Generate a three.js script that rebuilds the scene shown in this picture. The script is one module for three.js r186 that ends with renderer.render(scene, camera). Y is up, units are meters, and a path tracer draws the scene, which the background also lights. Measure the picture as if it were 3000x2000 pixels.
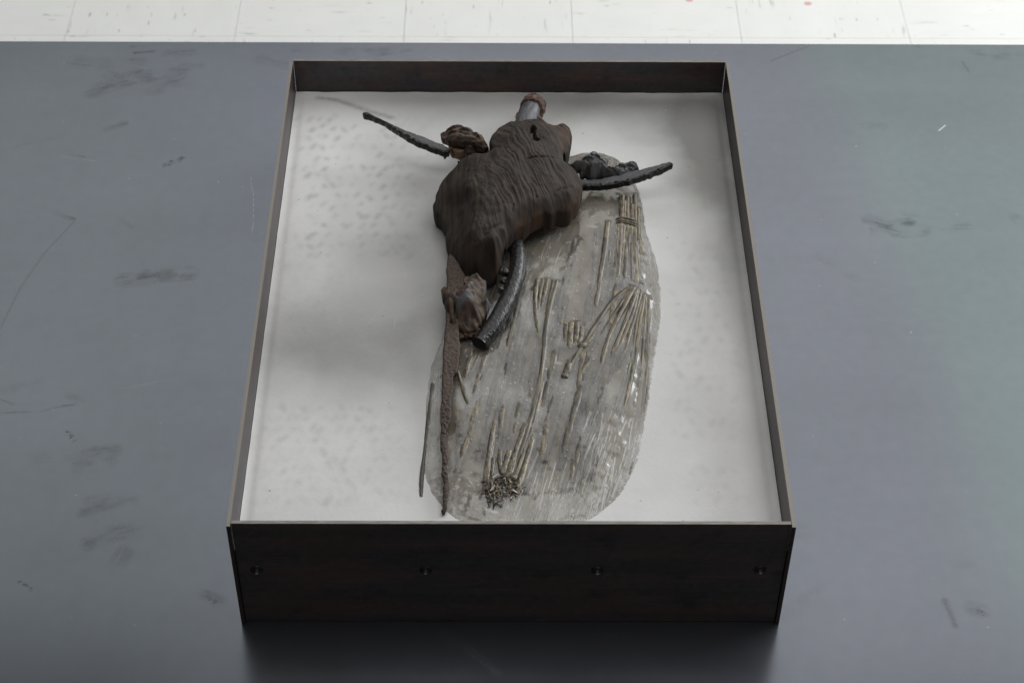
import * as THREE from 'three';
import { mergeGeometries, mergeVertices } from 'three/addons/utils/BufferGeometryUtils.js';
import { RectAreaLightUniformsLib } from 'three/addons/lights/RectAreaLightUniformsLib.js';
import { ImprovedNoise } from 'three/addons/math/ImprovedNoise.js';

// ---------------------------------------------------------------- camera, light, exposure
const scene = new THREE.Scene();
scene.background = new THREE.Color(0, 0, 0);
const FOCAL = 5391.76;                                   // in pixels of a 3000 x 2000 frame
const camera = new THREE.PerspectiveCamera(2 * Math.atan(1000 / FOCAL) * 180 / Math.PI, 1024 / 682, 0.05, 40);
camera.position.set(-0.01082, 1.39229, 1.029);
camera.rotation.set(-0.782132, -0.009586, 0.009016, 'YXZ');
camera.focus = 1.86;
camera.userData.fStop = 13;
camera.updateMatrixWorld(true);
const renderer = new THREE.WebGLRenderer({ antialias: true });
renderer.toneMapping = THREE.LinearToneMapping;
renderer.toneMappingExposure = 1;
renderer.shadowMap.enabled = true;
RectAreaLightUniformsLib.init();
function softLight(w, h, intensity, color, pos, target) {
  const l = new THREE.RectAreaLight(color, intensity, w, h);
  l.position.set(...pos); l.lookAt(...target); scene.add(l);
  return l;
}
softLight(4.2, 3.6, 1.42, new THREE.Color(1, 0.995, 0.98), [1.5, 2.75, -3.5], [1.5, 0, -3.5]);     // bright ceiling behind the tray
softLight(2.6, 3.4, 1.05, new THREE.Color(0.98, 0.99, 1), [-1.9, 2.75, -3.6], [-1.9, 0, -3.6]);     // its dimmer part to the left
softLight(3.2, 1.5, 2.6, new THREE.Color(1, 0.99, 0.97), [0.6, 2.75, -0.4], [0.6, 0, -0.4]);        // overhead ceiling light, added to brighten the wax
softLight(2.4, 1.6, 8.2, new THREE.Color(0.96, 0.985, 1), [3.1, 1.45, -2.3], [0, 0.1, -0.4]);        // window to the right and behind

softLight(4.5, 2.2, 0.62, new THREE.Color(1, 0.97, 0.94), [0.5, 1.5, 4.6], [0, 0.1, 0]);               // added fill light behind the camera, lifts the dark tray front

// ---------------------------------------------------------------- helpers
let seed = 7;
const rnd = () => { seed = (seed * 1664525 + 1013904223) >>> 0; return seed / 4294967296; };
const rr = (a, b) => a + (b - a) * rnd();
const perlin = new ImprovedNoise();
const n3 = (x, y, z = 0) => perlin.noise(x, y, z);
const fbm = (x, y, z = 0, o = 4) => { let s = 0, a = 0.5; for (let i = 0; i < o; i++) { s += a * n3(x, y, z + i * 7.3); x *= 2.03; y *= 2.03; z *= 2.03; a *= 0.5; } return s; };
const clamp = (v, a = 0, b = 1) => Math.min(b, Math.max(a, v));
const sm = (a, b, v) => { const t = clamp((v - a) / (b - a)); return t * t * (3 - 2 * t); };
const mixc = (a, b, t) => [a[0] + (b[0] - a[0]) * t, a[1] + (b[1] - a[1]) * t, a[2] + (b[2] - a[2]) * t];
const toS = (c) => { c = clamp(c); return 255 * (c <= 0.0031308 ? 12.92 * c : 1.055 * Math.pow(c, 1 / 2.4) - 0.055); };

const WL = 0.0985;            // level of the wax in the tray
const D = 0.6831, H = 0.1406; // tray depth and height (0.5 wide)
const dirOf = (px, py) => new THREE.Vector3((px - 1500) / FOCAL, -(py - 1000) / FOCAL, -1).applyQuaternion(camera.quaternion);
function ground(px, py, y) {  // the point at height y that the photograph shows at (px, py)
  const d = dirOf(px, py), t = (y - camera.position.y) / d.y;
  return new THREE.Vector3(camera.position.x + t * d.x, y, camera.position.z + t * d.z);
}
const onWax = (px, py, mm = 0) => ground(px, py, WL + mm / 1000);

const used = {};
const numbered = (n) => { used[n] = (used[n] ?? -1) + 1; return used[n] ? `${n}_${String(used[n]).padStart(3, '0')}` : n; };
function tag(o, label, category, group) { o.userData.label = label; o.userData.category = category; if (group) o.userData.group = group; return o; }
function struct(o) { o.userData.kind = 'structure'; return o; }
function thing(name, label, category, group) { const g = new THREE.Group(); g.name = numbered(name); scene.add(g); return tag(g, label, category, group); }
function obj(name, geo, mat, parent = scene) {
  const m = new THREE.Mesh(geo, mat); m.name = parent === scene ? numbered(name) : name;
  m.castShadow = m.receiveShadow = true; parent.add(m); return m;
}
function tex(w, h, fn, data = false) {    // fn(u, v) -> linear rgb, v upward
  const a = new Uint8Array(w * h * 4);
  for (let j = 0; j < h; j++) for (let i = 0; i < w; i++) {
    const c = fn((i + 0.5) / w, (j + 0.5) / h), k = 4 * (j * w + i);
    for (let q = 0; q < 3; q++) a[k + q] = data ? 255 * clamp(c[q]) : toS(c[q]);
    a[k + 3] = 255;
  }
  const t = new THREE.DataTexture(a, w, h, THREE.RGBAFormat);
  t.magFilter = THREE.LinearFilter; t.minFilter = THREE.LinearMipmapLinearFilter; t.generateMipmaps = true;
  t.wrapS = t.wrapT = THREE.RepeatWrapping; if (!data) t.colorSpace = THREE.SRGBColorSpace; t.needsUpdate = true; return t;
}
const std = (o) => new THREE.MeshStandardMaterial(o);

// a layer of marks on a flat sheet: x0, z0, width, depth in metres
class Marks {
  constructor(x0, z0, w, d, W, Hh) { Object.assign(this, { x0, z0, w, d, W, Hh, a: new Float32Array(W * Hh) }); }
  stroke(pts, width, amount, streak = 0) {       // pts in metres; width in metres
    const sx = this.W / this.w, sz = this.Hh / this.d;
    for (let k = 0; k + 1 < pts.length; k++) {
      const [ax, az] = pts[k], [bx, bz] = pts[k + 1], len = Math.hypot(bx - ax, bz - az) + 1e-6;
      const i0 = Math.floor((Math.min(ax, bx) - width - this.x0) * sx), i1 = Math.ceil((Math.max(ax, bx) + width - this.x0) * sx);
      const j0 = Math.floor((Math.min(az, bz) - width - this.z0) * sz), j1 = Math.ceil((Math.max(az, bz) + width - this.z0) * sz);
      for (let j = Math.max(0, j0); j <= Math.min(this.Hh - 1, j1); j++) for (let i = Math.max(0, i0); i <= Math.min(this.W - 1, i1); i++) {
        const x = this.x0 + (i + 0.5) / sx, z = this.z0 + (j + 0.5) / sz;
        const t = clamp(((x - ax) * (bx - ax) + (z - az) * (bz - az)) / (len * len)), d = Math.hypot(x - ax - t * (bx - ax), z - az - t * (bz - az));
        if (d > width) continue;
        let v = amount * (streak ? Math.pow(1 - d / width, 0.7) : sm(0, 1, 1 - d / width));
        if (streak) {
          const al = (x * (bx - ax) + z * (bz - az)) / len, ac = (x * (bz - az) - z * (bx - ax)) / len;
          v *= 0.25 + 0.75 * sm(-0.45, 0.5, n3(al * 30, ac * 300, 3.7) + 0.6 * n3(al * 12 + 4, ac * 90, 9)); v *= sm(-0.35, 0.25, fbm(x * 40, z * 40, 2)) * (0.6 + 0.7 * sm(-0.2, 0.3, n3(x * 900, z * 900, 4)));
        }
        const q = j * this.W + i; if (Math.abs(v) > Math.abs(this.a[q])) this.a[q] = v;
      }
    }
  }
  at(u, v) { return this.a[clamp(Math.floor((1 - v) * this.Hh), 0, this.Hh - 1) * this.W + clamp(Math.floor(u * this.W), 0, this.W - 1)]; }
}

// scattered-data interpolation (multiquadric) of heights through [x, z, y] points
function surfaceThrough(pts, c = 0.006) {
  const n = pts.length, A = [], phi = (a, b) => Math.sqrt((a[0] - b[0]) ** 2 + (a[1] - b[1]) ** 2 + c * c);
  const mean = pts.reduce((s, p) => s + p[2], 0) / n;
  for (let i = 0; i < n; i++) { A.push([]); for (let j = 0; j < n; j++) A[i].push(phi(pts[i], pts[j])); A[i].push(pts[i][2] - mean); }
  for (let i = 0; i < n; i++) {
    let p = i; for (let k = i + 1; k < n; k++) if (Math.abs(A[k][i]) > Math.abs(A[p][i])) p = k;
    [A[i], A[p]] = [A[p], A[i]];
    for (let k = i + 1; k < n; k++) { const f = A[k][i] / A[i][i]; if (f) for (let j = i; j <= n; j++) A[k][j] -= f * A[i][j]; }
  }
  const w = new Array(n);
  for (let i = n - 1; i >= 0; i--) { let s = A[i][n]; for (let j = i + 1; j < n; j++) s -= A[i][j] * w[j]; w[i] = s / A[i][i]; }
  return (x, z) => { let s = mean; for (let i = 0; i < n; i++) s += w[i] * Math.sqrt((x - pts[i][0]) ** 2 + (z - pts[i][1]) ** 2 + c * c); return s; };
}
function smoothLoop(pts, per) {
  const c = new THREE.CatmullRomCurve3(pts, true, 'centripetal');
  return c.getPoints(pts.length * per).slice(0, -1);
}
// closed solid between an upper and a lower height field over an outline: the outline runs at the solid's widest height
function lump({ outline, inner = [], cell = 0.0012, bulge = 0.006, r = 0.012, depth = 0.02, base = WL - 0.002, jag = 0.0008, jagScale = 260, per = 6, disp = null, color, c = 0.006, flat = 0 }) {
  const ctl = outline.map((p) => onWax(...p)), ins = inner.map((p) => onWax(...p));
  const T = surfaceThrough([...ctl, ...ins].map((p) => [p.x, p.z, p.y]), c);
  const loop = smoothLoop(ctl, per).map((p, k) => [p.x + jag * n3(p.x * jagScale, p.z * jagScale, 5.1) * 2, p.z + jag * n3(p.x * jagScale, p.z * jagScale, 11.7) * 2]);
  let x0 = 1e9, x1 = -1e9, z0 = 1e9, z1 = -1e9;
  for (const [x, z] of loop) { x0 = Math.min(x0, x); x1 = Math.max(x1, x); z0 = Math.min(z0, z); z1 = Math.max(z1, z); }
  x0 -= 2 * cell; z0 -= 2 * cell;
  const nx = Math.ceil((x1 - x0) / cell) + 3, nz = Math.ceil((z1 - z0) / cell) + 3, s = new Float32Array(nx * nz);
  for (let j = 0; j < nz; j++) for (let i = 0; i < nx; i++) {
    const x = x0 + i * cell, z = z0 + j * cell; let d2 = 1e9, inside = false;
    for (let k = 0, q = loop.length - 1; k < loop.length; q = k++) {
      const [ax, az] = loop[q], [bx, bz] = loop[k], ex = bx - ax, ez = bz - az;
      const t = clamp(((x - ax) * ex + (z - az) * ez) / (ex * ex + ez * ez + 1e-14)), dx = x - ax - t * ex, dz = z - az - t * ez;
      d2 = Math.min(d2, dx * dx + dz * dz);
      if ((az > z) !== (bz > z) && x < ax + (z - az) / (bz - az) * ex) inside = !inside;
    }
    s[j * nx + i] = (inside ? 1 : -1) * Math.max(Math.sqrt(d2), 1e-7);
  }
  const P = [], C = [], idx = [], map = new Map();
  const put = (key, x, z, d, up) => {
    if (map.has(key)) return map.get(key);
    const g = Math.sqrt(Math.max(0, 1 - (1 - Math.min(d / r, 1)) ** 2)), t = T(x, z);
    let y = up ? t + bulge * g : Math.max(t - depth * g, Math.min(base, t - 0.0004 * g));
    let extra = 0;
    if (disp && d > 0) {
      extra = disp(x, z, d, up, t) * Math.min(1, d / 0.0025);
      if (flat) { const gx = (T(x + 0.001, z) - t) / 0.001, gz = (T(x, z + 0.001) - t) / 0.001; extra /= 1 + flat * (gx * gx + gz * gz); }
      y += up ? extra : extra * 0.3;
    }
    P.push(x, y, z); const col = color(x, y, z, d, up, extra); C.push(col[0], col[1], col[2]);
    map.set(key, P.length / 3 - 1); return P.length / 3 - 1;
  };
  for (let j = 0; j + 1 < nz; j++) for (let i = 0; i + 1 < nx; i++) {
    const q = [[i, j], [i, j + 1], [i + 1, j + 1], [i + 1, j]], v = q.map(([a, b]) => s[b * nx + a]);
    if (v.every((w) => w < 0)) continue;
    const poly = [];
    for (let k = 0; k < 4; k++) {
      const m = (k + 1) % 4, [ai, aj] = q[k], [bi, bj] = q[m];
      if (v[k] >= 0) poly.push([`${ai},${aj}`, x0 + ai * cell, z0 + aj * cell, v[k]]);
      if ((v[k] >= 0) !== (v[m] >= 0)) {
        const t = v[k] / (v[k] - v[m]), lo = ai + aj * nx < bi + bj * nx;
        poly.push([lo ? `e${ai},${aj},${bi},${bj}` : `e${bi},${bj},${ai},${aj}`, x0 + (ai + t * (bi - ai)) * cell, z0 + (aj + t * (bj - aj)) * cell, 0]);
      }
    }
    for (const up of [true, false]) {
      const ids = poly.map(([k, x, z, d]) => put(d === 0 ? k : (up ? 'u' : 'd') + k, x, z, d, up));
      for (let k = 1; k + 1 < ids.length; k++) up ? idx.push(ids[0], ids[k], ids[k + 1]) : idx.push(ids[0], ids[k + 1], ids[k]);
    }
  }
  const geo = new THREE.BufferGeometry();
  geo.setAttribute('position', new THREE.Float32BufferAttribute(P, 3));
  geo.setAttribute('color', new THREE.Float32BufferAttribute(C, 3));
  geo.setIndex(idx); geo.computeVertexNormals(); return geo;
}
// tapered, uneven tube through points with radii; flat rough ends
function tube({ pts, radii, ring = 12, steps = 60, rough = 0, roughScale = 200, squash = 1, bump = null, color, capDrop = 0 }) {
  const curve = new THREE.CatmullRomCurve3(pts, false, 'centripetal'), P = [], C = [], idx = [];
  const fr = [], up = new THREE.Vector3(0, 1, 0);
  for (let i = 0; i <= steps; i++) {
    const t = i / steps, p = curve.getPoint(t), tan = curve.getTangent(t);
    const side = new THREE.Vector3().crossVectors(up, tan).normalize(), nrm = new THREE.Vector3().crossVectors(tan, side).normalize();
    fr.push([p, tan]); const k = t * (radii.length - 1), a = Math.min(radii.length - 2, Math.floor(k)), rad = radii[a] + (radii[a + 1] - radii[a]) * (k - a);
    for (let j = 0; j < ring; j++) {
      const th = j / ring * 2 * Math.PI, cx = Math.cos(th), cy = Math.sin(th);
      const q = p.clone().addScaledVector(side, cx * rad).addScaledVector(nrm, cy * rad * squash);
      const e = rough ? rough * (fbm(q.x * roughScale, q.y * roughScale, q.z * roughScale, 3)) * 2 : bump ? bump(t, th, q) : 0;
      q.addScaledVector(side, cx * e).addScaledVector(nrm, cy * e);
      P.push(q.x, q.y, q.z); C.push(...color(t, th, q, e));
    }
  }
  for (let i = 0; i < steps; i++) for (let j = 0; j < ring; j++) {
    const a = i * ring + j, b = i * ring + (j + 1) % ring; idx.push(a, b, a + ring, b, b + ring, a + ring);
  }
  for (const end of [0, steps]) {
    const [p, tan] = fr[end], sg = end ? 1 : -1, k0 = P.length / 3;
    for (let j = 0; j < ring; j++) { const o = 3 * (end * ring + j); P.push(P[o], P[o + 1], P[o + 2]); const cc = color(end ? 1.01 : -0.01, j / ring * 6.283, p, 0); C.push(...cc); }
    P.push(p.x - sg * tan.x * capDrop, p.y - sg * tan.y * capDrop, p.z - sg * tan.z * capDrop); C.push(...color(end ? 1.02 : -0.02, 0, p, 0));
    const cI = P.length / 3 - 1;
    for (let j = 0; j < ring; j++) { const a = k0 + j, b = k0 + (j + 1) % ring; end ? idx.push(a, b, cI) : idx.push(b, a, cI); }
  }
  const geo = new THREE.BufferGeometry();
  geo.setAttribute('position', new THREE.Float32BufferAttribute(P, 3));
  geo.setAttribute('color', new THREE.Float32BufferAttribute(C, 3));
  geo.setIndex(idx); geo.computeVertexNormals(); return geo;
}

// ---------------------------------------------------------------- floor of vinyl tiles
const FY = -0.54, TP = 0.302;
{
  const bed = obj('floor', new THREE.BoxGeometry(9, 0.04, 9), std({ color: new THREE.Color(0.5, 0.49, 0.46), roughness: 0.6 })); struct(bed);
  bed.position.set(0, FY - 0.0262, -2.2);
  const streak = (off) => tex(512, 512, (u, v) => {
    let c = [0.85, 0.855, 0.83];
    const cl = fbm(u * 3 + off, v * 5, off) * 0.05; c = c.map((k) => k + cl);
    const s = n3(u * 3.2 + off, v * 46, off + 2) + 0.55 * n3(u * 9, v * 70 + off, 5), g = sm(0.3, 0.85, s) * sm(-0.05, 0.35, fbm(u * 4, v * 4 + off, 8));
    c = mixc(c, [0.45, 0.46, 0.47], g * 0.75);
    const k = sm(0.55, 0.75, n3(u * 12 + off, v * 60, off + 20)); c = mixc(c, [0.3, 0.31, 0.33], k * 0.7);
    return c;
  });
  const mats = [1.3, 14.2, 33.9].map((o) => std({ map: streak(o), roughness: 0.42 }));
  const g = new THREE.BoxGeometry(TP - 0.0006, 0.006, TP - 0.0006), X0 = -0.183, Z0 = -1.688;
  for (let a = -4; a <= 5; a++) for (let b = -3; b <= 2; b++) {
    const t = obj('tile', g, mats[(a * 5 + b * 3 + 60) % 3], bed);
    t.position.set(X0 + (a + 0.5) * TP, 0.0231, 2.2 + Z0 + (b + 0.5) * TP); t.rotation.y = ((a + b) & 1) ? Math.PI / 2 : 0;
  }
  const pink = std({ color: new THREE.Color(0.72, 0.44, 0.44), roughness: 0.7 });
  for (const [px, py, w] of [[2368, 10, 0.0062], [2020, 0, 0.006]]) {
    const p = ground(px, py, FY); const s = obj('paint_spot', new THREE.CylinderGeometry(w, w * 1.15, 0.0006, 20), pink); s.position.set(p.x, FY + 0.0002, p.z); s.scale.z = 0.8;
    tag(s, w > 0.0061 ? 'small red paint spot on the white tile, right one of two' : 'small red paint spot cut by the top edge, left one of two', 'paint spot');
  }
}

// ---------------------------------------------------------------- table with a blued steel top
{
  const table = thing('steel_table', 'wide low table topped with a smudged blue-grey steel sheet', 'table');
  const TX0 = -0.95, TX1 = 0.95, TZ0 = -0.9155, TZ1 = 0.42, W = 2048, Hh = 1440;
  const dark = new Marks(TX0, TZ0, TX1 - TX0, TZ1 - TZ0, W, Hh), brown = new Marks(TX0, TZ0, TX1 - TX0, TZ1 - TZ0, W, Hh), pale = new Marks(TX0, TZ0, TX1 - TX0, TZ1 - TZ0, W, Hh);
  const L = (...p) => p.map(([x, y]) => { const q = ground(x, y, 0); return [q.x, q.z]; });
  // brown hand smears, upper left
  brown.stroke(L([270, 268], [340, 245], [430, 225], [530, 212]), 0.016, 0.75, 1);
  brown.stroke(L([320, 220], [350, 232], [400, 215]), 0.012, 0.7, 1);
  brown.stroke(L([450, 265], [500, 245], [535, 235]), 0.014, 0.6, 1);
  brown.stroke(L([310, 375], [360, 362]), 0.008, 0.5, 1);
  brown.stroke(L([500, 155], [550, 152]), 0.012, 0.6, 1);
  brown.stroke(L([220, 180], [300, 190]), 0.016, 0.35, 1);
  dark.stroke(L([380, 136], [470, 132]), 0.003, 0.6, 1); dark.stroke(L([385, 178], [420, 182]), 0.008, 0.6, 1); dark.stroke(L([395, 155], [450, 150]), 0.004, 0.6, 1);
  brown.stroke(L([540, 190], [590, 200], [590, 190]), 0.008, 0.4, 1);
  dark.stroke(L([865, 150], [900, 158]), 0.01, 0.45, 1); brown.stroke(L([760, 170], [840, 190]), 0.012, 0.4, 1); dark.stroke(L([1000, 150], [1050, 158], [1130, 150]), 0.012, 0.4, 1); dark.stroke(L([1120, 160], [1200, 148]), 0.004, 0.5, 1);
  // dark dotted scuffs
  for (const [x0, y0, x1, y1, n] of [[470, 488, 540, 462, 26], [195, 1265, 215, 1290, 12], [40, 1690, 95, 1735, 10], [600, 1745, 630, 1765, 12], [2860, 1780, 2880, 1800, 10]])
    for (let k = 0; k < n; k++) { const t = rnd(), x = x0 + (x1 - x0) * t + rr(-6, 6), y = y0 + (y1 - y0) * t + rr(-6, 6), l = rr(2, 8); dark.stroke(L([x, y], [x + l, y - l * 0.25]), 0.0011, rr(0.5, 0.95)); }
  brown.stroke(L([365, 822], [450, 808], [550, 800]), 0.014, 0.8, 1); brown.stroke(L([430, 795], [545, 790]), 0.007, 0.6, 1);
  dark.stroke(L([460, 805], [540, 800]), 0.006, 0.55, 1);
  dark.stroke(L([150, 622], [215, 642]), 0.004, 0.6, 1); dark.stroke(L([350, 643], [385, 664]), 0.004, 0.45, 1); dark.stroke(L([205, 452], [245, 460]), 0.003, 0.4, 1);
  // right-hand smear
  dark.stroke(L([2545, 642], [2600, 657], [2665, 652]), 0.01, 0.85, 1); dark.stroke(L([2590, 660], [2650, 680], [2700, 676]), 0.012, 0.8, 1); dark.stroke(L([2650, 628], [2760, 640]), 0.004, 0.6, 1);
  dark.stroke(L([2560, 672], [2562, 690]), 0.006, 0.6, 1); dark.stroke(L([2620, 688], [2640, 684]), 0.006, 0.6, 1); dark.stroke(L([2700, 672], [2870, 660]), 0.007, 0.4, 1); dark.stroke(L([2980, 640], [3000, 655]), 0.01, 0.6, 1);
  // low left smears
  brown.stroke(L([230, 1345], [280, 1325], [330, 1318]), 0.011, 0.6, 1); brown.stroke(L([235, 1370], [320, 1355]), 0.01, 0.55, 1);
  brown.stroke(L([245, 1500], [320, 1475], [380, 1462]), 0.01, 0.55, 1); brown.stroke(L([255, 1465], [340, 1450]), 0.007, 0.4, 1);
  brown.stroke(L([265, 1590], [330, 1562], [390, 1552]), 0.012, 0.55, 1); brown.stroke(L([340, 1660], [365, 1620]), 0.012, 0.4, 1); brown.stroke(L([100, 1340], [200, 1330]), 0.012, 0.3, 1);
  dark.stroke(L([0, 1210], [120, 1205], [180, 1190], [235, 1182]), 0.0022, 0.5, 1); dark.stroke(L([0, 1170], [40, 1185]), 0.0012, 0.4);
  dark.stroke(L([0, 960], [60, 840], [130, 740], [215, 650]), 0.0012, 0.35); dark.stroke(L([40, 430], [160, 405]), 0.0012, 0.2);
  dark.stroke(L([605, 1745], [640, 1760]), 0.01, 0.5, 1); dark.stroke(L([2770, 1760], [2800, 1830]), 0.005, 0.5, 1); dark.stroke(L([2790, 1655], [2850, 1648]), 0.007, 0.4, 1); dark.stroke(L([2850, 1780], [2880, 1790]), 0.01, 0.5, 1);
  pale.stroke(L([2752, 382], [2762, 374], [2771, 367]), 0.0012, 1); pale.stroke(L([734, 515], [736, 545], [742, 570], [742, 640], [736, 700]), 0.0005, 0.22);
  brown.stroke(L([2258, 180], [2330, 150], [2375, 133]), 0.0012, 0.5); brown.stroke(L([2820, 180], [2840, 210]), 0.002, 0.4); dark.stroke(L([2880, 150], [2960, 158]), 0.02, 0.35, 1); dark.stroke(L([2690, 135], [2720, 142]), 0.004, 0.7, 1);
  for (let k = 0; k < 420; k++) { const x = rr(TX0, TX1), z = rr(TZ0, TZ1), a = rr(0, 3.14), l = rr(0, 0.001); (k % 3 ? pale : dark).stroke([[x, z], [x + l * Math.cos(a), z + l * Math.sin(a)]], rr(0.0006, 0.001), rr(0.12, 0.6)); }
  for (let k = 0; k < 30; k++) { const x = rr(TX0, TX1), z = rr(TZ0, TZ1), a = rr(-0.5, 0.4), l = rr(0.02, 0.12); (k % 2 ? pale : dark).stroke([[x, z], [x + l * 0.5, z + l * 0.5 * a + rr(-0.002, 0.002)], [x + l, z + l * a]], 0.0007, rr(0.05, 0.22), 1); }
  for (let k = 0; k < 30; k++) { const x = rr(TX0, TX1), z = rr(TZ0, TZ1), a = rr(-1, 1), l = rr(0.01, 0.05); brown.stroke([[x, z], [x + l, z + l * a]], rr(0.004, 0.014), rr(0.12, 0.35), 1); }
  const w = TX1 - TX0, d = TZ1 - TZ0;
  const edge = ground(2575, 600, 0).x;
  const scale = (x, z) => {   // mill scale: blue-violet next to green-grey, in drawn-out patches
    const right = sm(-0.06, 0.06, x - edge - 0.1 * (z + 0.5) + 0.03 * fbm(x * 5, z * 5, 3));
    const left = sm(-0.1, 0.12, -0.36 - x + 0.22 * (z + 0.6) + 0.16 * fbm(x * 2.4, z * 2.4, 8));
    return Math.max(right, left);
  };
  const colorMap = tex(W, Hh, (u, v) => {
    const x = TX0 + u * w, z = TZ1 - v * d;
    let c = mixc([0.166, 0.178, 0.206], x > 0 ? [0.172, 0.206, 0.216] : [0.155, 0.173, 0.188], scale(x, z));
    const f = 1 + 0.14 * fbm(x * 4 + 2, z * 3, 1.5) + 0.05 * fbm(x * 1.7, z * 16, 4) + 0.06 * fbm(x * 70, z * 70, 6, 3);
    c = c.map((k) => k * f);
    c = mixc(c, [0.06, 0.052, 0.048], clamp(brown.at(u, v)) * 0.6);
    c = mixc(c, [0.03, 0.03, 0.031], clamp(dark.at(u, v)) * 0.75);
    return mixc(c, [0.8, 0.8, 0.8], clamp(pale.at(u, v)) * 0.8);
  });
  const roughMap = tex(1024, 720, (u, v) => {
    const x = TX0 + u * w, z = TZ1 - v * d;
    const k = 0.22 + 0.05 * fbm(x * 8, z * 8, 12) + 0.3 * clamp(brown.at(u, v)) + 0.2 * clamp(dark.at(u, v));
    return [k, k, 0.84 - 0.45 * clamp(Math.max(brown.at(u, v), pale.at(u, v)))];
  }, true);
  const top = new THREE.BoxGeometry(w, 0.012, d);
  const tm = std({ map: colorMap, roughnessMap: roughMap, roughness: 1, metalnessMap: roughMap, metalness: 1 });
  const t = obj('steel_top', top, tm, table); t.position.set((TX0 + TX1) / 2, -0.006, (TZ0 + TZ1) / 2);
  const legM = std({ color: new THREE.Color(0.06, 0.065, 0.07), roughness: 0.5, metalness: 0.6 });
  for (const sx of [-1, 1]) for (const sz of [-1, 1]) { const l = obj('leg', new THREE.BoxGeometry(0.05, 0.52, 0.05), legM, table); l.position.set(sx * 0.86, -0.2725, (TZ0 + TZ1) / 2 + sz * 0.56); }
}

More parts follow.
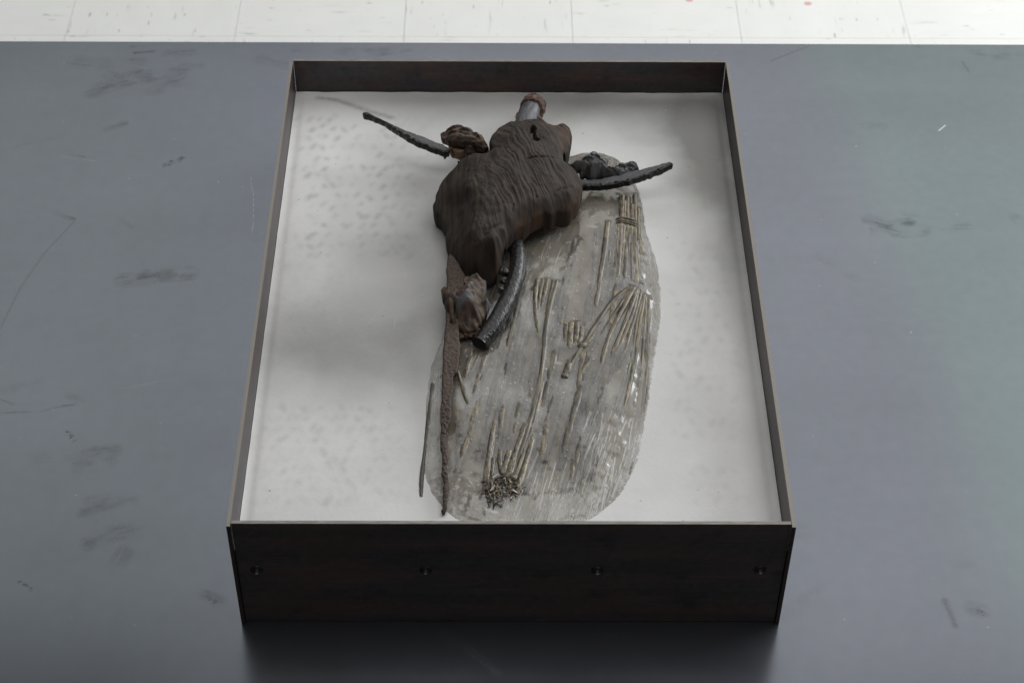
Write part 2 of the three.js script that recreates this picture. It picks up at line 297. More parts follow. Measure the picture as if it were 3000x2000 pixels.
// ---------------------------------------------------------------- the steel tray
const TH = 0.0034;
{
  const tray = thing('steel_tray', 'open rectangular tray of dark scratched steel plate with four front screws', 'tray');
  const plate = (off, len, ht) => {
    const lines = new Marks(0, 0, len, ht, 1024, 300);
    for (let k = 0; k < 90; k++) { const x = rr(0, len), z = rr(0, ht), a = rr(-1.2, 1.2) + (k % 3 ? 0.9 : 0), l = rr(0.002, 0.014); lines.stroke([[x, z], [x + l * Math.cos(a), z - l * Math.sin(a)]], 0.0005, rr(0.15, 0.7), k % 2); }
    for (let k = 0; k < 130; k++) { const x = rr(0, len), z = rr(0, ht); lines.stroke([[x, z], [x + rr(0, 0.003), z]], rr(0.0004, 0.0007), rr(0.1, 0.6)); }
    for (let k = 0; k < 50; k++) { const x = len * rr(0.02, 0.12), z = rr(0.1, 0.6) * ht; lines.stroke([[x, z], [x + rr(0.001, 0.006), z + rr(-0.0005, 0.0005)]], 0.0004, rr(0.1, 0.4)); }
    return tex(1024, 300, (u, v) => {
      const x = u * len, y = v * ht, st = fbm(x * 14 + off, y * 420, off) * 0.5 + fbm(x * 5, y * 60 + off, 3) * 0.9;
      let c = mixc([0.055, 0.051, 0.054], [0.074, 0.049, 0.047], sm(-0.25, 0.35, fbm(x * 9 + off, y * 30, 2) + 0.5 * st));
      c = mixc(c, [0.024, 0.025, 0.03], sm(0.1, 0.5, fbm(x * 26 + off, y * 36, 9)) * 0.7);
      c = c.map((k) => k * (1 + 0.45 * st + 0.35 * fbm(x * 120, y * 160, 7)));
      return mixc(c, [0.3, 0.27, 0.24], clamp(lines.at(u, v)) * 0.5);
    });
  };
  const faceF = std({ map: plate(1.7, 0.5, 0.14), roughness: 0.46, metalness: 0.05 }), faceS = std({ map: plate(22.7, 0.68, 0.14), roughness: 0.42, metalness: 0.35 });
  const rim = std({ map: tex(1024, 16, (u, v) => { const k = fbm(u * 40, v * 2, 4), q = sm(0.15, 0.5, fbm(u * 90, v * 3, 14)); return mixc(mixc([0.2, 0.186, 0.166], [0.29, 0.275, 0.25], sm(-0.3, 0.4, k)), [0.2, 0.12, 0.06], q * 0.6); }), roughness: 0.55, metalness: 0.45 });
  const end = std({ map: tex(64, 256, (u, v) => mixc([0.03, 0.026, 0.017], [0.075, 0.055, 0.03], sm(-0.2, 0.5, fbm(u * 3, v * 22, 1)))), roughness: 0.7, metalness: 0.2 });
  const pl = (name, sx, sy, sz, x, z, mats) => { const g = new THREE.BoxGeometry(sx, sy, sz), m = obj(name, g, mats, tray); m.position.set(x, sy / 2 + 0.0005, z); return m; };
  // box faces: +x -x +y -y +z -z
  for (const s of [-1, 1]) pl('side_panel', TH, H, D - 0.0012, s * (0.25 - TH / 2), -(D - 0.0012) / 2, [faceS, faceS, rim, rim, end, end]);
  const inW = 0.5 - 2 * TH - 0.0012;
  pl('front_panel', inW, H + 0.0004, TH, 0, -TH / 2 - 0.003, [end, end, rim, rim, faceF, faceF]);
  pl('back_panel', inW, H + 0.0012, TH, 0, -D + TH / 2 - 0.0012, [end, end, rim, rim, faceS, faceS]);
  const b = obj('bottom_panel', new THREE.BoxGeometry(inW, 0.003, D - 0.014), faceS, tray); b.position.set(0, 0.0025, -D / 2);
  // pan-head screws with a cross recess
  const blk = std({ color: new THREE.Color(0.035, 0.035, 0.037), roughness: 0.2, metalness: 0.3 });
  const prof = [[0, 0.0037], [0.0012, 0.0036], [0.0026, 0.0031], [0.0036, 0.0021], [0.0041, 0.0009], [0.0042, 0.0008], [0.0055, 0.0008], [0.0058, 0.0005], [0.0058, 0]].map((p) => new THREE.Vector2(...p));
  const head = new THREE.LatheGeometry(prof, 32).rotateX(Math.PI / 2);
  const glintBar = std({ color: new THREE.Color(0.5, 0.5, 0.5), roughness: 0.3, metalness: 0.1 });  // pale colour stands in for the glint in each cross recess
  [[-0.2292, 0.3], [-0.077, 0.1], [0.0781, -0.2], [0.2249, 0.5]].forEach(([x, a], k) => {
    const s = obj('screw', head, blk, tray); s.position.set(x, k === 3 ? 0.0775 : 0.0762, -0.003); s.rotation.z = a;
    const c = mergeGeometries([new THREE.BoxGeometry(0.0032, 0.0007, 0.0012), new THREE.BoxGeometry(0.0007, 0.0032, 0.0014)]);
    const r = obj('cross_recess', c, glintBar, s); r.position.set(0, -0.0003, 0.0031);
  });
}

// ---------------------------------------------------------------- wax slab in the tray
const waxX = 0.25 - TH - 0.0004, waxZ0 = -D + 0.003, waxZ1 = -0.0072;
const waxY = (x, z) => {
  const dl = x + waxX, dr = waxX - x, db = z - waxZ0, df = waxZ1 - z, e = Math.min(dl, dr, db, df);
  let y = WL + 0.0005 * fbm(x * 9, z * 9, 1) + 0.00016 * fbm(x * 60, z * 60, 5);
  y += 0.0016 * Math.exp(-e / 0.0014) * (0.6 + 0.5 * n3(x * 40, z * 40, 2)) - 0.0007 * Math.exp(-(((e - 0.006) / 0.004) ** 2));
  const rp = sm(0.15, 0.24, x) + sm(-0.6, -0.66, z) * sm(0.02, 0.1, x);
  return y + 0.00012 * clamp(rp) * n3(x * 180 + 2 * n3(x * 40, z * 40), z * 300, 7);
};
{
  const nx = 250, nz = 340, P = [], U = [], idx = [], w = 2 * waxX, d = waxZ1 - waxZ0;
  for (let j = 0; j <= nz; j++) for (let i = 0; i <= nx; i++) {
    const e = (t) => 0.5 - 0.5 * Math.cos(Math.PI * t), u = 0.75 * i / nx + 0.25 * e(i / nx), v = 0.75 * j / nz + 0.25 * e(j / nz), x = -waxX + u * w, z = waxZ0 + v * d;
    P.push(x, waxY(x, z), z); U.push(u, 1 - v);
  }
  for (let j = 0; j < nz; j++) for (let i = 0; i < nx; i++) { const a = j * (nx + 1) + i; idx.push(a, a + nx + 1, a + 1, a + 1, a + nx + 1, a + nx + 2); }
  const g = new THREE.BufferGeometry(); g.setAttribute('position', new THREE.Float32BufferAttribute(P, 3)); g.setAttribute('uv', new THREE.Float32BufferAttribute(U, 2)); g.setIndex(idx); g.computeVertexNormals();
  const body = new THREE.BoxGeometry(w, 0.086, d).translate(0, 0.0045 + 0.043, (waxZ0 + waxZ1) / 2);
  // bubbles trapped below the surface: grey flecks
  const fleck = new Marks(-waxX, waxZ0, w, d, 900, 1230);
  const areas = [[850, 330, 1260, 760, 210, 1], [720, 1180, 1210, 1480, 170, 0.6], [780, 760, 1060, 980, 50, 0.3], [1950, 700, 2180, 1290, 120, 0.5], [720, 700, 1000, 900, 20, 0.35], [2000, 1350, 2200, 1480, 14, 0.4]];
  for (const [ax, ay, bx, by, n, amt] of areas) {
    const cols = Math.round(Math.sqrt(n * (bx - ax) / (by - ay))), rows = Math.round(n / cols);
    for (let r = 0; r < rows; r++) for (let q = 0; q < cols; q++) {
      if (rnd() < 0.12) continue;
      const px = ax + (q + (r & 1 ? 0.25 : 0.75) + rr(-0.26, 0.26)) * (bx - ax) / cols, py = ay + (r + 0.5 + rr(-0.24, 0.24)) * (by - ay) / rows, p = onWax(px, py), l = rr(0.0015, 0.005), s = rnd() < 0.65 ? 1 : -1;
      const edge = sm(0, 0.18, (px - ax) / (bx - ax)) * sm(0, 0.3, (bx - px) / (bx - ax));
      fleck.stroke([[p.x - s * l * 0.45, p.z + l], [p.x, p.z], [p.x + s * l * 0.4, p.z - l * 0.7]], rr(0.0022, 0.0042), 0.95 * amt * rr(0.15, 1) * (0.4 + 0.6 * edge));
    }
  }
  { const l = [[930, 285], [985, 292], [1030, 308], [1080, 325], [1150, 345]].map(([a, b]) => { const p = onWax(a, b); return [p.x, p.z]; }); fleck.stroke(l, 0.004, 1.2); }
  for (let pass = 0; pass < 2; pass++) for (const st of [1, fleck.W]) {      // trapped bubbles have soft outlines in the milky wax
    const src = fleck.a.slice(), R = 4;
    for (let q = 0; q < src.length; q++) { let t = 0; for (let k = -R; k <= R; k++) t += src[clamp(q + k * st, 0, src.length - 1)]; fleck.a[q] = t / (2 * R + 1); }
  }
  const specks = new Marks(-waxX, waxZ0, w, d, 900, 1230);
  for (let k = 0; k < 70; k++) { const x = rr(-waxX, waxX), z = rr(waxZ0, waxZ1); specks.stroke([[x, z], [x + 0.0005, z]], rr(0.0006, 0.001), rr(0.8, 2.4)); }
  for (let k = 0; k < 90; k++) { const x = rr(-waxX, waxX), z = rr(waxZ0, waxZ1), l = rr(0.003, 0.03), a = rr(0, 3.1); specks.stroke([[x, z], [x + l * Math.cos(a), z + l * Math.sin(a)]], 0.0005, rr(0.1, 0.3), 1); }
  const cloudAndShade = [[1270, 330, 0.085, 0.08, 0.3], [1640, 330, 0.08, 0.07, 0.25], [1150, 880, 0.12, 0.06, 0.22], [1000, 1080, 0.11, 0.06, 0.2], [2060, 430, 0.055, 0.12, 0.42], [2120, 640, 0.035, 0.12, 0.32], [1250, 620, 0.06, 0.1, 0.32], [1080, 720, 0.08, 0.05, 0.2], [1000, 1000, 0.09, 0.05, 0.16], [800, 1000, 0.06, 0.05, 0.1], [2090, 370, 0.07, 0.06, 0.56], [2000, 560, 0.05, 0.05, 0.12], [2165, 800, 0.02, 0.2, 0.2], [1800, 320, 0.1, 0.05, 0.32], [1050, 1020, 0.12, 0.08, 0.26], [1300, 800, 0.05, 0.12, 0.2], [1900, 300, 0.12, 0.02, 0.15], [1960, 1500, 0.05, 0.02, -0.1], [1450, 260, 0.2, 0.02, 0.2]].map(([a, b, rx, rz, amt]) => { const p = onWax(a, b); return [p.x, p.z, rx, rz, amt]; });  // cloudy wax patches, with wall shade painted in at the back right
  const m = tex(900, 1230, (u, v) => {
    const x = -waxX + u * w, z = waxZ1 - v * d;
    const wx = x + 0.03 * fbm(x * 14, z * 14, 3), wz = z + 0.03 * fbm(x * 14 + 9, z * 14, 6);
    let clearAndShade = 0.06 + 0.14 * sm(-0.25, 0.35, fbm(wx * 7, wz * 7, 2)) + 0.05 * fbm(wx * 28, wz * 28, 8);
    for (const [cx, cz, rx, rz, amt] of cloudAndShade) clearAndShade += amt * Math.exp(-(((wx - cx) / rx) ** 2) - (((wz - cz) / rz) ** 2));
    clearAndShade += 0.03 * fbm(x * 160, z * 160, 3, 3);
    let c = mixc([0.7, 0.7, 0.695], [0.17, 0.17, 0.16], clamp(clearAndShade, 0, 0.9));
    const f = fleck.at(u, v), ww = sm(-0.45, 0.1, fbm(x * 220, z * 160, 4));
    c = mixc(c, [0.22, 0.225, 0.22], clamp(Math.min(f, 1.2) * (0.45 + 0.35 * ww), 0, 0.85));
    const p = specks.at(u, v); if (p > 0) c = p > 1.6 ? [0.85, 0.85, 0.85] : mixc(c, p > 0.7 ? [0.06, 0.05, 0.04] : [0.85, 0.85, 0.85], clamp(p));
    return c;
  });
  const bm = tex(512, 512, (u, v) => { const k = 0.5 + 0.5 * fbm(u * 40, v * 40 + 3 * n3(u * 6, v * 6), 3, 4); return [k, k, k]; }, true);
  bm.repeat.set(3, 4);
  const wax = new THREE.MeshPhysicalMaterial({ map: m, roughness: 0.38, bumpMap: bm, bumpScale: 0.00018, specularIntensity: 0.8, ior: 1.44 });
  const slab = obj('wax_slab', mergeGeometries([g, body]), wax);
  tag(slab, 'cloudy white wax with trapped grey bubbles filling the steel tray', 'wax');
}

// ---------------------------------------------------------------- translucent mound of wax with reeds
const moundPx = [[1640, 470], [1700, 446], [1760, 445], [1830, 480], [1868, 545], [1885, 610], [1896, 680], [1925, 760], [1936, 840], [1938, 900], [1930, 980], [1918, 1060], [1903, 1170], [1885, 1270], [1868, 1345], [1835, 1420], [1770, 1490], [1700, 1530], [1560, 1545], [1400, 1540], [1320, 1508], [1275, 1462], [1245, 1400], [1243, 1300], [1247, 1180], [1262, 1080], [1290, 1000], [1330, 900], [1370, 800], [1440, 700], [1560, 560]];
const moundLoop = smoothLoop(moundPx.map(([a, b]) => onWax(a, b, 1)), 9).map((p) => [p.x + 0.0016 * n3(p.x * 90, p.z * 90, 2) + 0.0004 * n3(p.x * 300, p.z * 300, 6), Math.min(p.z + 0.0016 * n3(p.x * 90, p.z * 90, 9), waxZ1 - 0.001)]);
function moundD(x, z) {
  let d2 = 1e9, inside = false;
  for (let k = 0, q = moundLoop.length - 1; k < moundLoop.length; q = k++) {
    const [ax, az] = moundLoop[q], [bx, bz] = moundLoop[k], ex = bx - ax, ez = bz - az, t = clamp(((x - ax) * ex + (z - az) * ez) / (ex * ex + ez * ez + 1e-14));
    d2 = Math.min(d2, (x - ax - t * ex) ** 2 + (z - az - t * ez) ** 2);
    if ((az > z) !== (bz > z) && x < ax + (z - az) / (bz - az) * ex) inside = !inside;
  }
  return (inside ? 1 : -1) * Math.sqrt(d2);
}
const rise = (d) => 0.0009 * sm(-0.0005, 0.006, d) + 0.0075 * sm(0.002, 0.038, d);
// reeds: [points px, radius mm, depth below the surface in mm at each point (negative = proud)]
const REEDS = [
  // 0 bound bundle, top right
  ['bound', [[1822, 575], [1820, 640], [1815, 740], [1806, 840]], 2.3, [-1.8, -0.6, 0.5, 1.5]], ['bound', [[1838, 571], [1837, 640], [1834, 740], [1828, 845]], 2.3, [-2.2, -0.6, 0.4, 1.3]],
  ['bound', [[1850, 594], [1850, 645], [1848, 730], [1850, 850]], 2.4, [-2.2, -0.8, 0.4, 1.4]], ['bound', [[1862, 562], [1860, 640], [1862, 735], [1868, 830]], 2.2, [-2.0, -0.6, 0.4, 1.4]],
  ['bound', [[1812, 650], [1806, 740], [1800, 820]], 2.0, [0.2, 0.5, 1.4]], ['bound', [[1868, 650], [1880, 740], [1886, 820]], 1.8, [0.8, 1.0, 2]], ['bound', [[1841, 650], [1840, 740], [1838, 800]], 1.8, [-0.3, 0.4, 2]],
  // 1 long single reed
  ['long', [[1781, 656], [1772, 730], [1758, 820], [1745, 900], [1737, 960]], 2.0, [-1.6, -1.2, -0.5, 1.0, 3.5]],
  ['long', [[1752, 655], [1748, 740], [1735, 850], [1725, 930]], 2.6, [1.8, 2.2, 3, 4]], ['long', [[1790, 700], [1778, 800], [1765, 880]], 1.2, [0.6, 0.8, 2.5]],
  // 2 fan, right
  ['fan', [[1850, 842], [1800, 880], [1740, 965], [1690, 1045], [1652, 1110]], 1.7, [-0.8, -1.1, -1.4, -1.6, -0.4]], ['fan', [[1858, 846], [1830, 900], [1786, 985], [1770, 1035], [1752, 1100]], 1.8, [-1.8, -1.5, -1.4, -0.6, 1.6]],
  ['fan', [[1866, 850], [1842, 920], [1805, 1010], [1770, 1090]], 1.7, [-1.8, -1.2, -0.1, 2.4]], ['fan', [[1878, 858], [1858, 930], [1835, 1010], [1812, 1070]], 1.7, [-1.4, -0.9, 0.5, 2.6]],
  ['fan', [[1888, 862], [1876, 940], [1862, 1040], [1838, 1150], [1815, 1230]], 1.7, [-1.3, -1.2, -1.0, 0.4, 2.6]], ['fan', [[1900, 868], [1899, 960], [1895, 1080], [1880, 1200]], 1.6, [-0.9, -0.3, 0.2, 1.6]],
  ['fan', [[1840, 846], [1815, 870], [1800, 890]], 1.6, [-0.6, -0.2, 1]], ['fan', [[1735, 985], [1715, 1010], [1698, 1024]], 2.6, [0.4, -1.4, -2]], ['fan', [[1730, 1050], [1700, 1100], [1680, 1150]], 2.4, [0.6, 1.0, 2.8]],
  // 3 three-pronged
  ['prong', [[1574, 825], [1569, 870], [1570, 930], [1585, 1000]], 1.5, [-2.0, -1.7, -1.2, 0.5]], ['prong', [[1604, 822], [1594, 870], [1582, 910]], 1.5, [-1.9, -1.2, 0.6]],
  ['prong', [[1631, 828], [1612, 900], [1600, 960], [1592, 1050], [1580, 1130], [1560, 1210], [1530, 1310], [1500, 1390]], 1.7, [-1.9, -1.6, -1.3, -0.9, -0.5, -0.5, -0.9, -0.4]],
  // 4 short cut stubs
  ['stub', [[1659, 957], [1656, 985], [1655, 1020]], 1.8, [-1.4, -0.5, 1.6]], ['stub', [[1674, 951], [1672, 985], [1668, 1020]], 2.3, [-1.9, -1, 0.8]], ['stub', [[1690, 950], [1689, 985], [1683, 1010]], 2.1, [-1.8, -0.9, 0.8]],
  ['stub', [[1668, 1070], [1658, 1100], [1650, 1112]], 2.6, [-1.5, -1.8, -0.6]],
  // 5 low bundle with broken ends
  ['broken', [[1450, 1235], [1440, 1290], [1430, 1350], [1417, 1450]], 1.9, [0.8, -0.2, -0.8, -1.4]], ['broken', [[1463, 1320], [1466, 1370], [1473, 1395]], 1.8, [0, -1.5, -1.6]],
  ['broken', [[1493, 1322], [1482, 1360], [1474, 1390]], 2.2, [-0.2, -1.4, -1.5]], ['broken', [[1540, 1245], [1520, 1300], [1497, 1370], [1485, 1400]], 2.0, [-0.5, -1.2, -1.6, -1.6]],
  ['broken', [[1560, 1290], [1545, 1340], [1528, 1400], [1512, 1452]], 2.2, [-0.2, -1.2, -1.7, -1.7]], ['broken', [[1528, 1340], [1518, 1375], [1506, 1400]], 1.8, [0.4, -0.8, -1.4]],
  ['broken', [[1575, 1200], [1560, 1280], [1545, 1350]], 3.0, [1.8, 1.5, 0.8]], ['broken', [[1446, 1345], [1440, 1400]], 1.4, [-0.8, -1.2]],
  ['broken', [[1479, 1400], [1495, 1402], [1512, 1412]], 3.2, [-2.4, -3.2, -2.6]],
  ['broken', [[1590, 1120], [1566, 1220], [1538, 1320], [1508, 1405]], 1.9, [0.4, 0.0, -0.6, -1.4]], ['broken', [[1573, 1150], [1548, 1240], [1525, 1310]], 1.7, [0.8, 0.2, -0.8]], ['broken', [[1600, 1110], [1580, 1200], [1560, 1270], [1545, 1330]], 1.6, [1.4, 1.0, 0.6, -0.4]],
  ['broken', [[1478, 1180], [1462, 1260], [1448, 1340]], 1.6, [2.2, 1.4, 0.6]], ['broken', [[1508, 1330], [1500, 1375], [1492, 1400]], 2.0, [-0.4, -1.4, -1.8]], ['broken', [[1455, 1240], [1444, 1300], [1434, 1360], [1424, 1440]], 1.4, [1.2, 0.3, -0.6, -1.2]],
  ['fan', [[1852, 845], [1812, 905], [1768, 970], [1730, 1040]], 1.5, [-1.5, -0.8, 0.2, 2.0]], ['fan', [[1871, 852], [1850, 930], [1822, 1000], [1790, 1090]], 1.5, [-1.8, -1.0, 0.0, 2.0]], ['fan', [[1884, 860], [1866, 950], [1845, 1060], [1800, 1200]], 1.4, [-1.3, -0.6, 0.6, 2.4]], ['fan', [[1893, 864], [1888, 960], [1878, 1080], [1858, 1180]], 1.4, [-1.1, -0.6, 0.2, 2.0]],
  ['prong', [[1590, 824], [1580, 880], [1574, 960], [1590, 1040]], 1.3, [-1.4, -0.8, 0.2, 1.6]], ['prong', [[1622, 826], [1606, 900], [1596, 980]], 1.4, [-1.6, -1.0, 0.8]],
  ['stub', [[1705, 962], [1702, 990], [1694, 1015]], 1.6, [-1.2, -0.6, 0.8]], ['bound', [[1830, 585], [1828, 640], [1824, 730], [1818, 830]], 2.0, [-1.2, -0.2, 1.0, 2.4]], ['bound', [[1870, 600], [1870, 645], [1874, 740], [1878, 830]], 1.8, [-1.4, -0.2, 1.4, 2.8]], ['bound', [[1845, 650], [1846, 740], [1850, 800]], 2.0, [-0.2, 0.8, 2]],
  // 6 under the rod
  ['under', [[1385, 1030], [1372, 1075], [1362, 1110]], 1.8, [-1.6, -1.6, 0.2]], ['under', [[1422, 1045], [1400, 1110], [1384, 1165]], 2.2, [0.2, 0.3, 1.4]], ['under', [[1405, 1040], [1388, 1070], [1374, 1108]], 1.3, [0.3, 0.4, 1.6]],
  // 7 rim of the mound, right
  ['edge', [[1898, 1066], [1896, 1130], [1887, 1195]], 1.3, [1.0, 0.3, 0.8]], ['edge', [[1862, 1330], [1842, 1380], [1822, 1415]], 1.7, [1.6, 1.3, 1.4]],
  // 8 sunk and blurred
  ['sunk', [[1530, 1040], [1490, 1200], [1470, 1320]], 3.0, [3.6, 3.4, 3.4]], ['sunk', [[1500, 930], [1470, 1060], [1430, 1200]], 3.0, [4, 3.8, 4]], ['sunk', [[1712, 1200], [1698, 1300], [1672, 1410]], 2.6, [2.2, 1.4, 1.6]], ['sunk', [[1620, 1110], [1600, 1220], [1580, 1330]], 3.0, [3.6, 3.6, 3.4]],
  ['sunk', [[1640, 870], [1600, 960], [1560, 1080]], 3, [4, 4, 4]], ['sunk', [[1770, 1180], [1735, 1300], [1690, 1410]], 2.4, [3.4, 3.0, 3.4]], ['sunk', [[1684, 1330], [1672, 1410]], 2.0, [0.8, 0.4]], ['sunk', [[1350, 1230], [1342, 1340]], 2.0, [3.4, 3.0]],
  // 9 left rim
  ['rim', [[1268, 1110], [1256, 1200], [1244, 1300], [1234, 1395], [1233, 1440]], 1.4, [0.3, 0.2, 0.0, -1.2, -0.4]],
];
for (let k = 0; k < 46; k++) {
  const y0 = rr(640, 1230), x0 = 1450 + (y0 - 700) * -0.12 + rr(0, 1) * 390, l = rr(140, 330), lean = rr(-0.3, -0.12), a = rr(0.8, 2.4);
  REEDS.push(['sunk', [[x0, y0], [x0 + lean * l * 0.5 + rr(-6, 6), y0 + l * 0.5], [x0 + lean * l, Math.min(1440, y0 + l)]], rr(1.6, 3.4), [a + rr(0.6, 1.8), a, a + rr(0.6, 1.8)]]);
}
const ridges = [];
for (const [kind, pts, rad, dep] of REEDS) {
  const w = pts.map(([a, b]) => onWax(a, b, 7));
  for (let k = 0; k + 1 < w.length; k++) ridges.push([w[k].x, w[k].z, w[k + 1].x, w[k + 1].z, rad / 1000, Math.max(0, 0.9 - dep[k]) / 1000, Math.max(0, 0.9 - dep[k + 1]) / 1000]);
}
function moundY(x, z, d = moundD(x, z)) {
  let y = WL + rise(d) + 0.0013 * fbm(x * 110 + 20 * z, z * 60, 14) * sm(0, 0.01, d) + 0.0017 * fbm(x * 34, z * 17, 4) * sm(0, 0.02, d), up = 0;
  for (const [ax, az, bx, bz, r, a, b] of ridges) {
    const ex = bx - ax, ez = bz - az, t = clamp(((x - ax) * ex + (z - az) * ez) / (ex * ex + ez * ez)), e = Math.hypot(x - ax - t * ex, z - az - t * ez);
    if (e < 0.012) up = Math.max(up, 0.46 * (a + (b - a) * t) * Math.exp(-((e / (r * 1.9)) ** 2)));
  }
  return y + up * sm(0, 0.004, d);
}
const moundBase = (x, z) => WL + rise(moundD(x, z)) + 0.0017 * fbm(x * 34, z * 17, 4) * sm(0, 0.02, moundD(x, z));
{
  let x0 = 1e9, x1 = -1e9, z0 = 1e9, z1 = -1e9;
  for (const [x, z] of moundLoop) { x0 = Math.min(x0, x); x1 = Math.max(x1, x); z0 = Math.min(z0, z); z1 = Math.max(z1, z); }
  const scr = new Marks(x0, z0, x1 - x0, z1 - z0, 1024, 1536);
  const L = (...p) => p.map(([a, b]) => { const q = onWax(a, b, 5); return [q.x, q.z]; });
  const hatch = (n, ax, ay, bx, by, dx, dy, l0, l1, wd, amt) => { for (let k = 0; k < n; k++) { const px = rr(ax, bx), py = rr(ay, by), l = rr(l0, l1), j = rr(-0.15, 0.15), m = rr(-3, 3); scr.stroke(L([px, py], [px + (dx + j) * l * 0.5 + m, py + dy * l * 0.5], [px + (dx + j) * l, py + dy * l]), rr(0.35, 0.9) * wd, amt * (0.2 + 0.8 * Math.pow(rnd(), 2.5)), rnd() < 0.35 ? 1 : 0); } };
  hatch(170, 1560, 1330, 1840, 1480, -0.32, 1, 25, 90, 0.0011, 0.8);
  hatch(110, 1720, 1200, 1880, 1400, -0.3, 1, 25, 100, 0.0014, 0.75);
  hatch(150, 1470, 1440, 1760, 1520, -0.5, 0.8, 10, 45, 0.0010, 0.95);
  hatch(90, 1500, 620, 1660, 820, -0.38, 1, 15, 60, 0.0009, 0.55);
  hatch(70, 1860, 600, 1930, 900, 0.2, 1, 15, 70, 0.0010, 0.7);
  hatch(60, 1690, 450, 1840, 520, 1, 0.35, 10, 40, 0.0011, 0.7);
  hatch(50, 1270, 1000, 1310, 1250, -0.15, 1, 30, 120, 0.0011, 0.5);
  hatch(300, 1300, 560, 1920, 1520, -0.3, 1, 2, 12, 0.0007, 0.9);
  hatch(120, 1300, 1400, 1500, 1520, 0.6, 0.3, 4, 18, 0.0009, 0.9);
  for (let k = 0; k < 420; k++) { const a = rr(1250, 1930), b = rr(560, 1520); scr.stroke(L([a, b], [a + rr(-3, 3), b + rr(-2, 2)]), rr(0.0006, 0.0013), rr(0.4, 1)); }
  scr.stroke(L([1265, 1462], [1300, 1500], [1360, 1525]), 0.0016, 0.7);
  for (const [a, b, s] of [[1745, 578, 1], [1738, 668, 0.5], [1610, 922, 0.6], [1632, 1068, 0.6], [1490, 1450, 0.7], [1445, 1495, 0.9], [1430, 1490, 0.8]]) scr.stroke(L([a - 8, b], [a + 8, b + 2]), 0.0038, s * 0.8);
  const w = x1 - x0, d = z1 - z0;
  const cm = tex(1024, 1536, (u, v) => {
    const x = x0 + u * w, z = z1 - v * d;
    let c = mixc([0.76, 0.75, 0.73], [0.5, 0.465, 0.41], sm(-0.3, 0.3, fbm(x * 30, z * 18, 7)));
    const st = n3(x * 260 + 3 * z * 30, z * 34, 3); c = c.map((k) => k * (1 + 0.12 * st + 0.1 * fbm(x * 300, z * 300, 5, 3)));
    return mixc(c, [0.9, 0.91, 0.93], clamp(scr.at(u, v)) * 0.9);
  });
  const tm = tex(1024, 1536, (u, v) => { const x = x0 + u * w, z = z1 - v * d, k = clamp(0.86 + 0.34 * fbm(x * 34, z * 22, 9) - 0.55 * clamp(scr.at(u, v))), r = clamp(0.25 + 0.1 * fbm(x * 60, z * 60, 2) + 0.25 * clamp(scr.at(u, v))); return [k, r, 0]; }, true);
  const bm = tex(1024, 1536, (u, v) => { const x = x0 + u * w, z = z1 - v * d, k = 0.4 + 0.5 * clamp(scr.at(u, v)) + 0.16 * n3(x * 320 + 30 * z, z * 50, 3) + 0.14 * fbm(x * 240, z * 200, 3, 3); return [k, k, k]; }, true);
  // mesh: upper face over the outline, closed below
  const cell = 0.0014, nx = Math.ceil(w / cell) + 2, nz = Math.ceil(d / cell) + 2, S = [];
  for (let j = 0; j <= nz; j++) for (let i = 0; i <= nx; i++) S.push(moundD(x0 - cell + i * cell, z0 - cell + j * cell));
  const P = [], U = [], idx = [], map = new Map();
  const put = (key, x, z, dd, up) => { if (map.has(key)) return map.get(key); P.push(x, dd === 0 ? WL - 0.0004 : up ? moundY(x, z, dd) : WL - 0.0012, z); U.push((x - x0) / w, (z1 - z) / d); map.set(key, P.length / 3 - 1); return P.length / 3 - 1; };
  for (let j = 0; j < nz; j++) for (let i = 0; i < nx; i++) {
    const q = [[i, j], [i, j + 1], [i + 1, j + 1], [i + 1, j]], v = q.map(([a, b]) => S[b * (nx + 1) + a]);
    if (v.every((k) => k < 0)) continue;
    const poly = [];
    for (let k = 0; k < 4; k++) {
      const m = (k + 1) % 4, [ai, aj] = q[k], [bi, bj] = q[m];
      if (v[k] >= 0) poly.push([`${ai},${aj}`, x0 - cell + ai * cell, z0 - cell + aj * cell, Math.max(v[k], 1e-6)]);
      if ((v[k] >= 0) !== (v[m] >= 0)) { const t = v[k] / (v[k] - v[m]), lo = ai + aj * 9999 < bi + bj * 9999; poly.push([lo ? `e${ai},${aj},${bi},${bj}` : `e${bi},${bj},${ai},${aj}`, x0 - cell + (ai + t * (bi - ai)) * cell, z0 - cell + (aj + t * (bj - aj)) * cell, 0]); }
    }
    for (const up of [true, false]) { const ids = poly.map(([k, x, z, dd]) => put(dd === 0 ? k : (up ? 'u' : 'd') + k, x, z, dd, up)); for (let k = 1; k + 1 < ids.length; k++) up ? idx.push(ids[0], ids[k], ids[k + 1]) : idx.push(ids[0], ids[k + 1], ids[k]); }
  }
  const g = new THREE.BufferGeometry(); g.setAttribute('position', new THREE.Float32BufferAttribute(P, 3)); g.setAttribute('uv', new THREE.Float32BufferAttribute(U, 2)); g.setIndex(idx); g.computeVertexNormals();
  const mat = new THREE.MeshPhysicalMaterial({ map: cm, transmission: 1, transmissionMap: tm, roughness: 1, roughnessMap: tm, thickness: 0.008, ior: 1.42, attenuationColor: new THREE.Color(0.76, 0.71, 0.61), attenuationDistance: 0.011, bumpMap: bm, bumpScale: 0.0011, clearcoat: 0.8, clearcoatRoughness: 0.1 });
  tag(obj('wax_mound', g, mat), 'translucent scraped oval mound of grey wax holding straw reeds', 'wax');
}
const reedM = new THREE.MeshPhysicalMaterial({ vertexColors: true, roughness: 0.55, clearcoat: 0.5, clearcoatRoughness: 0.25 });
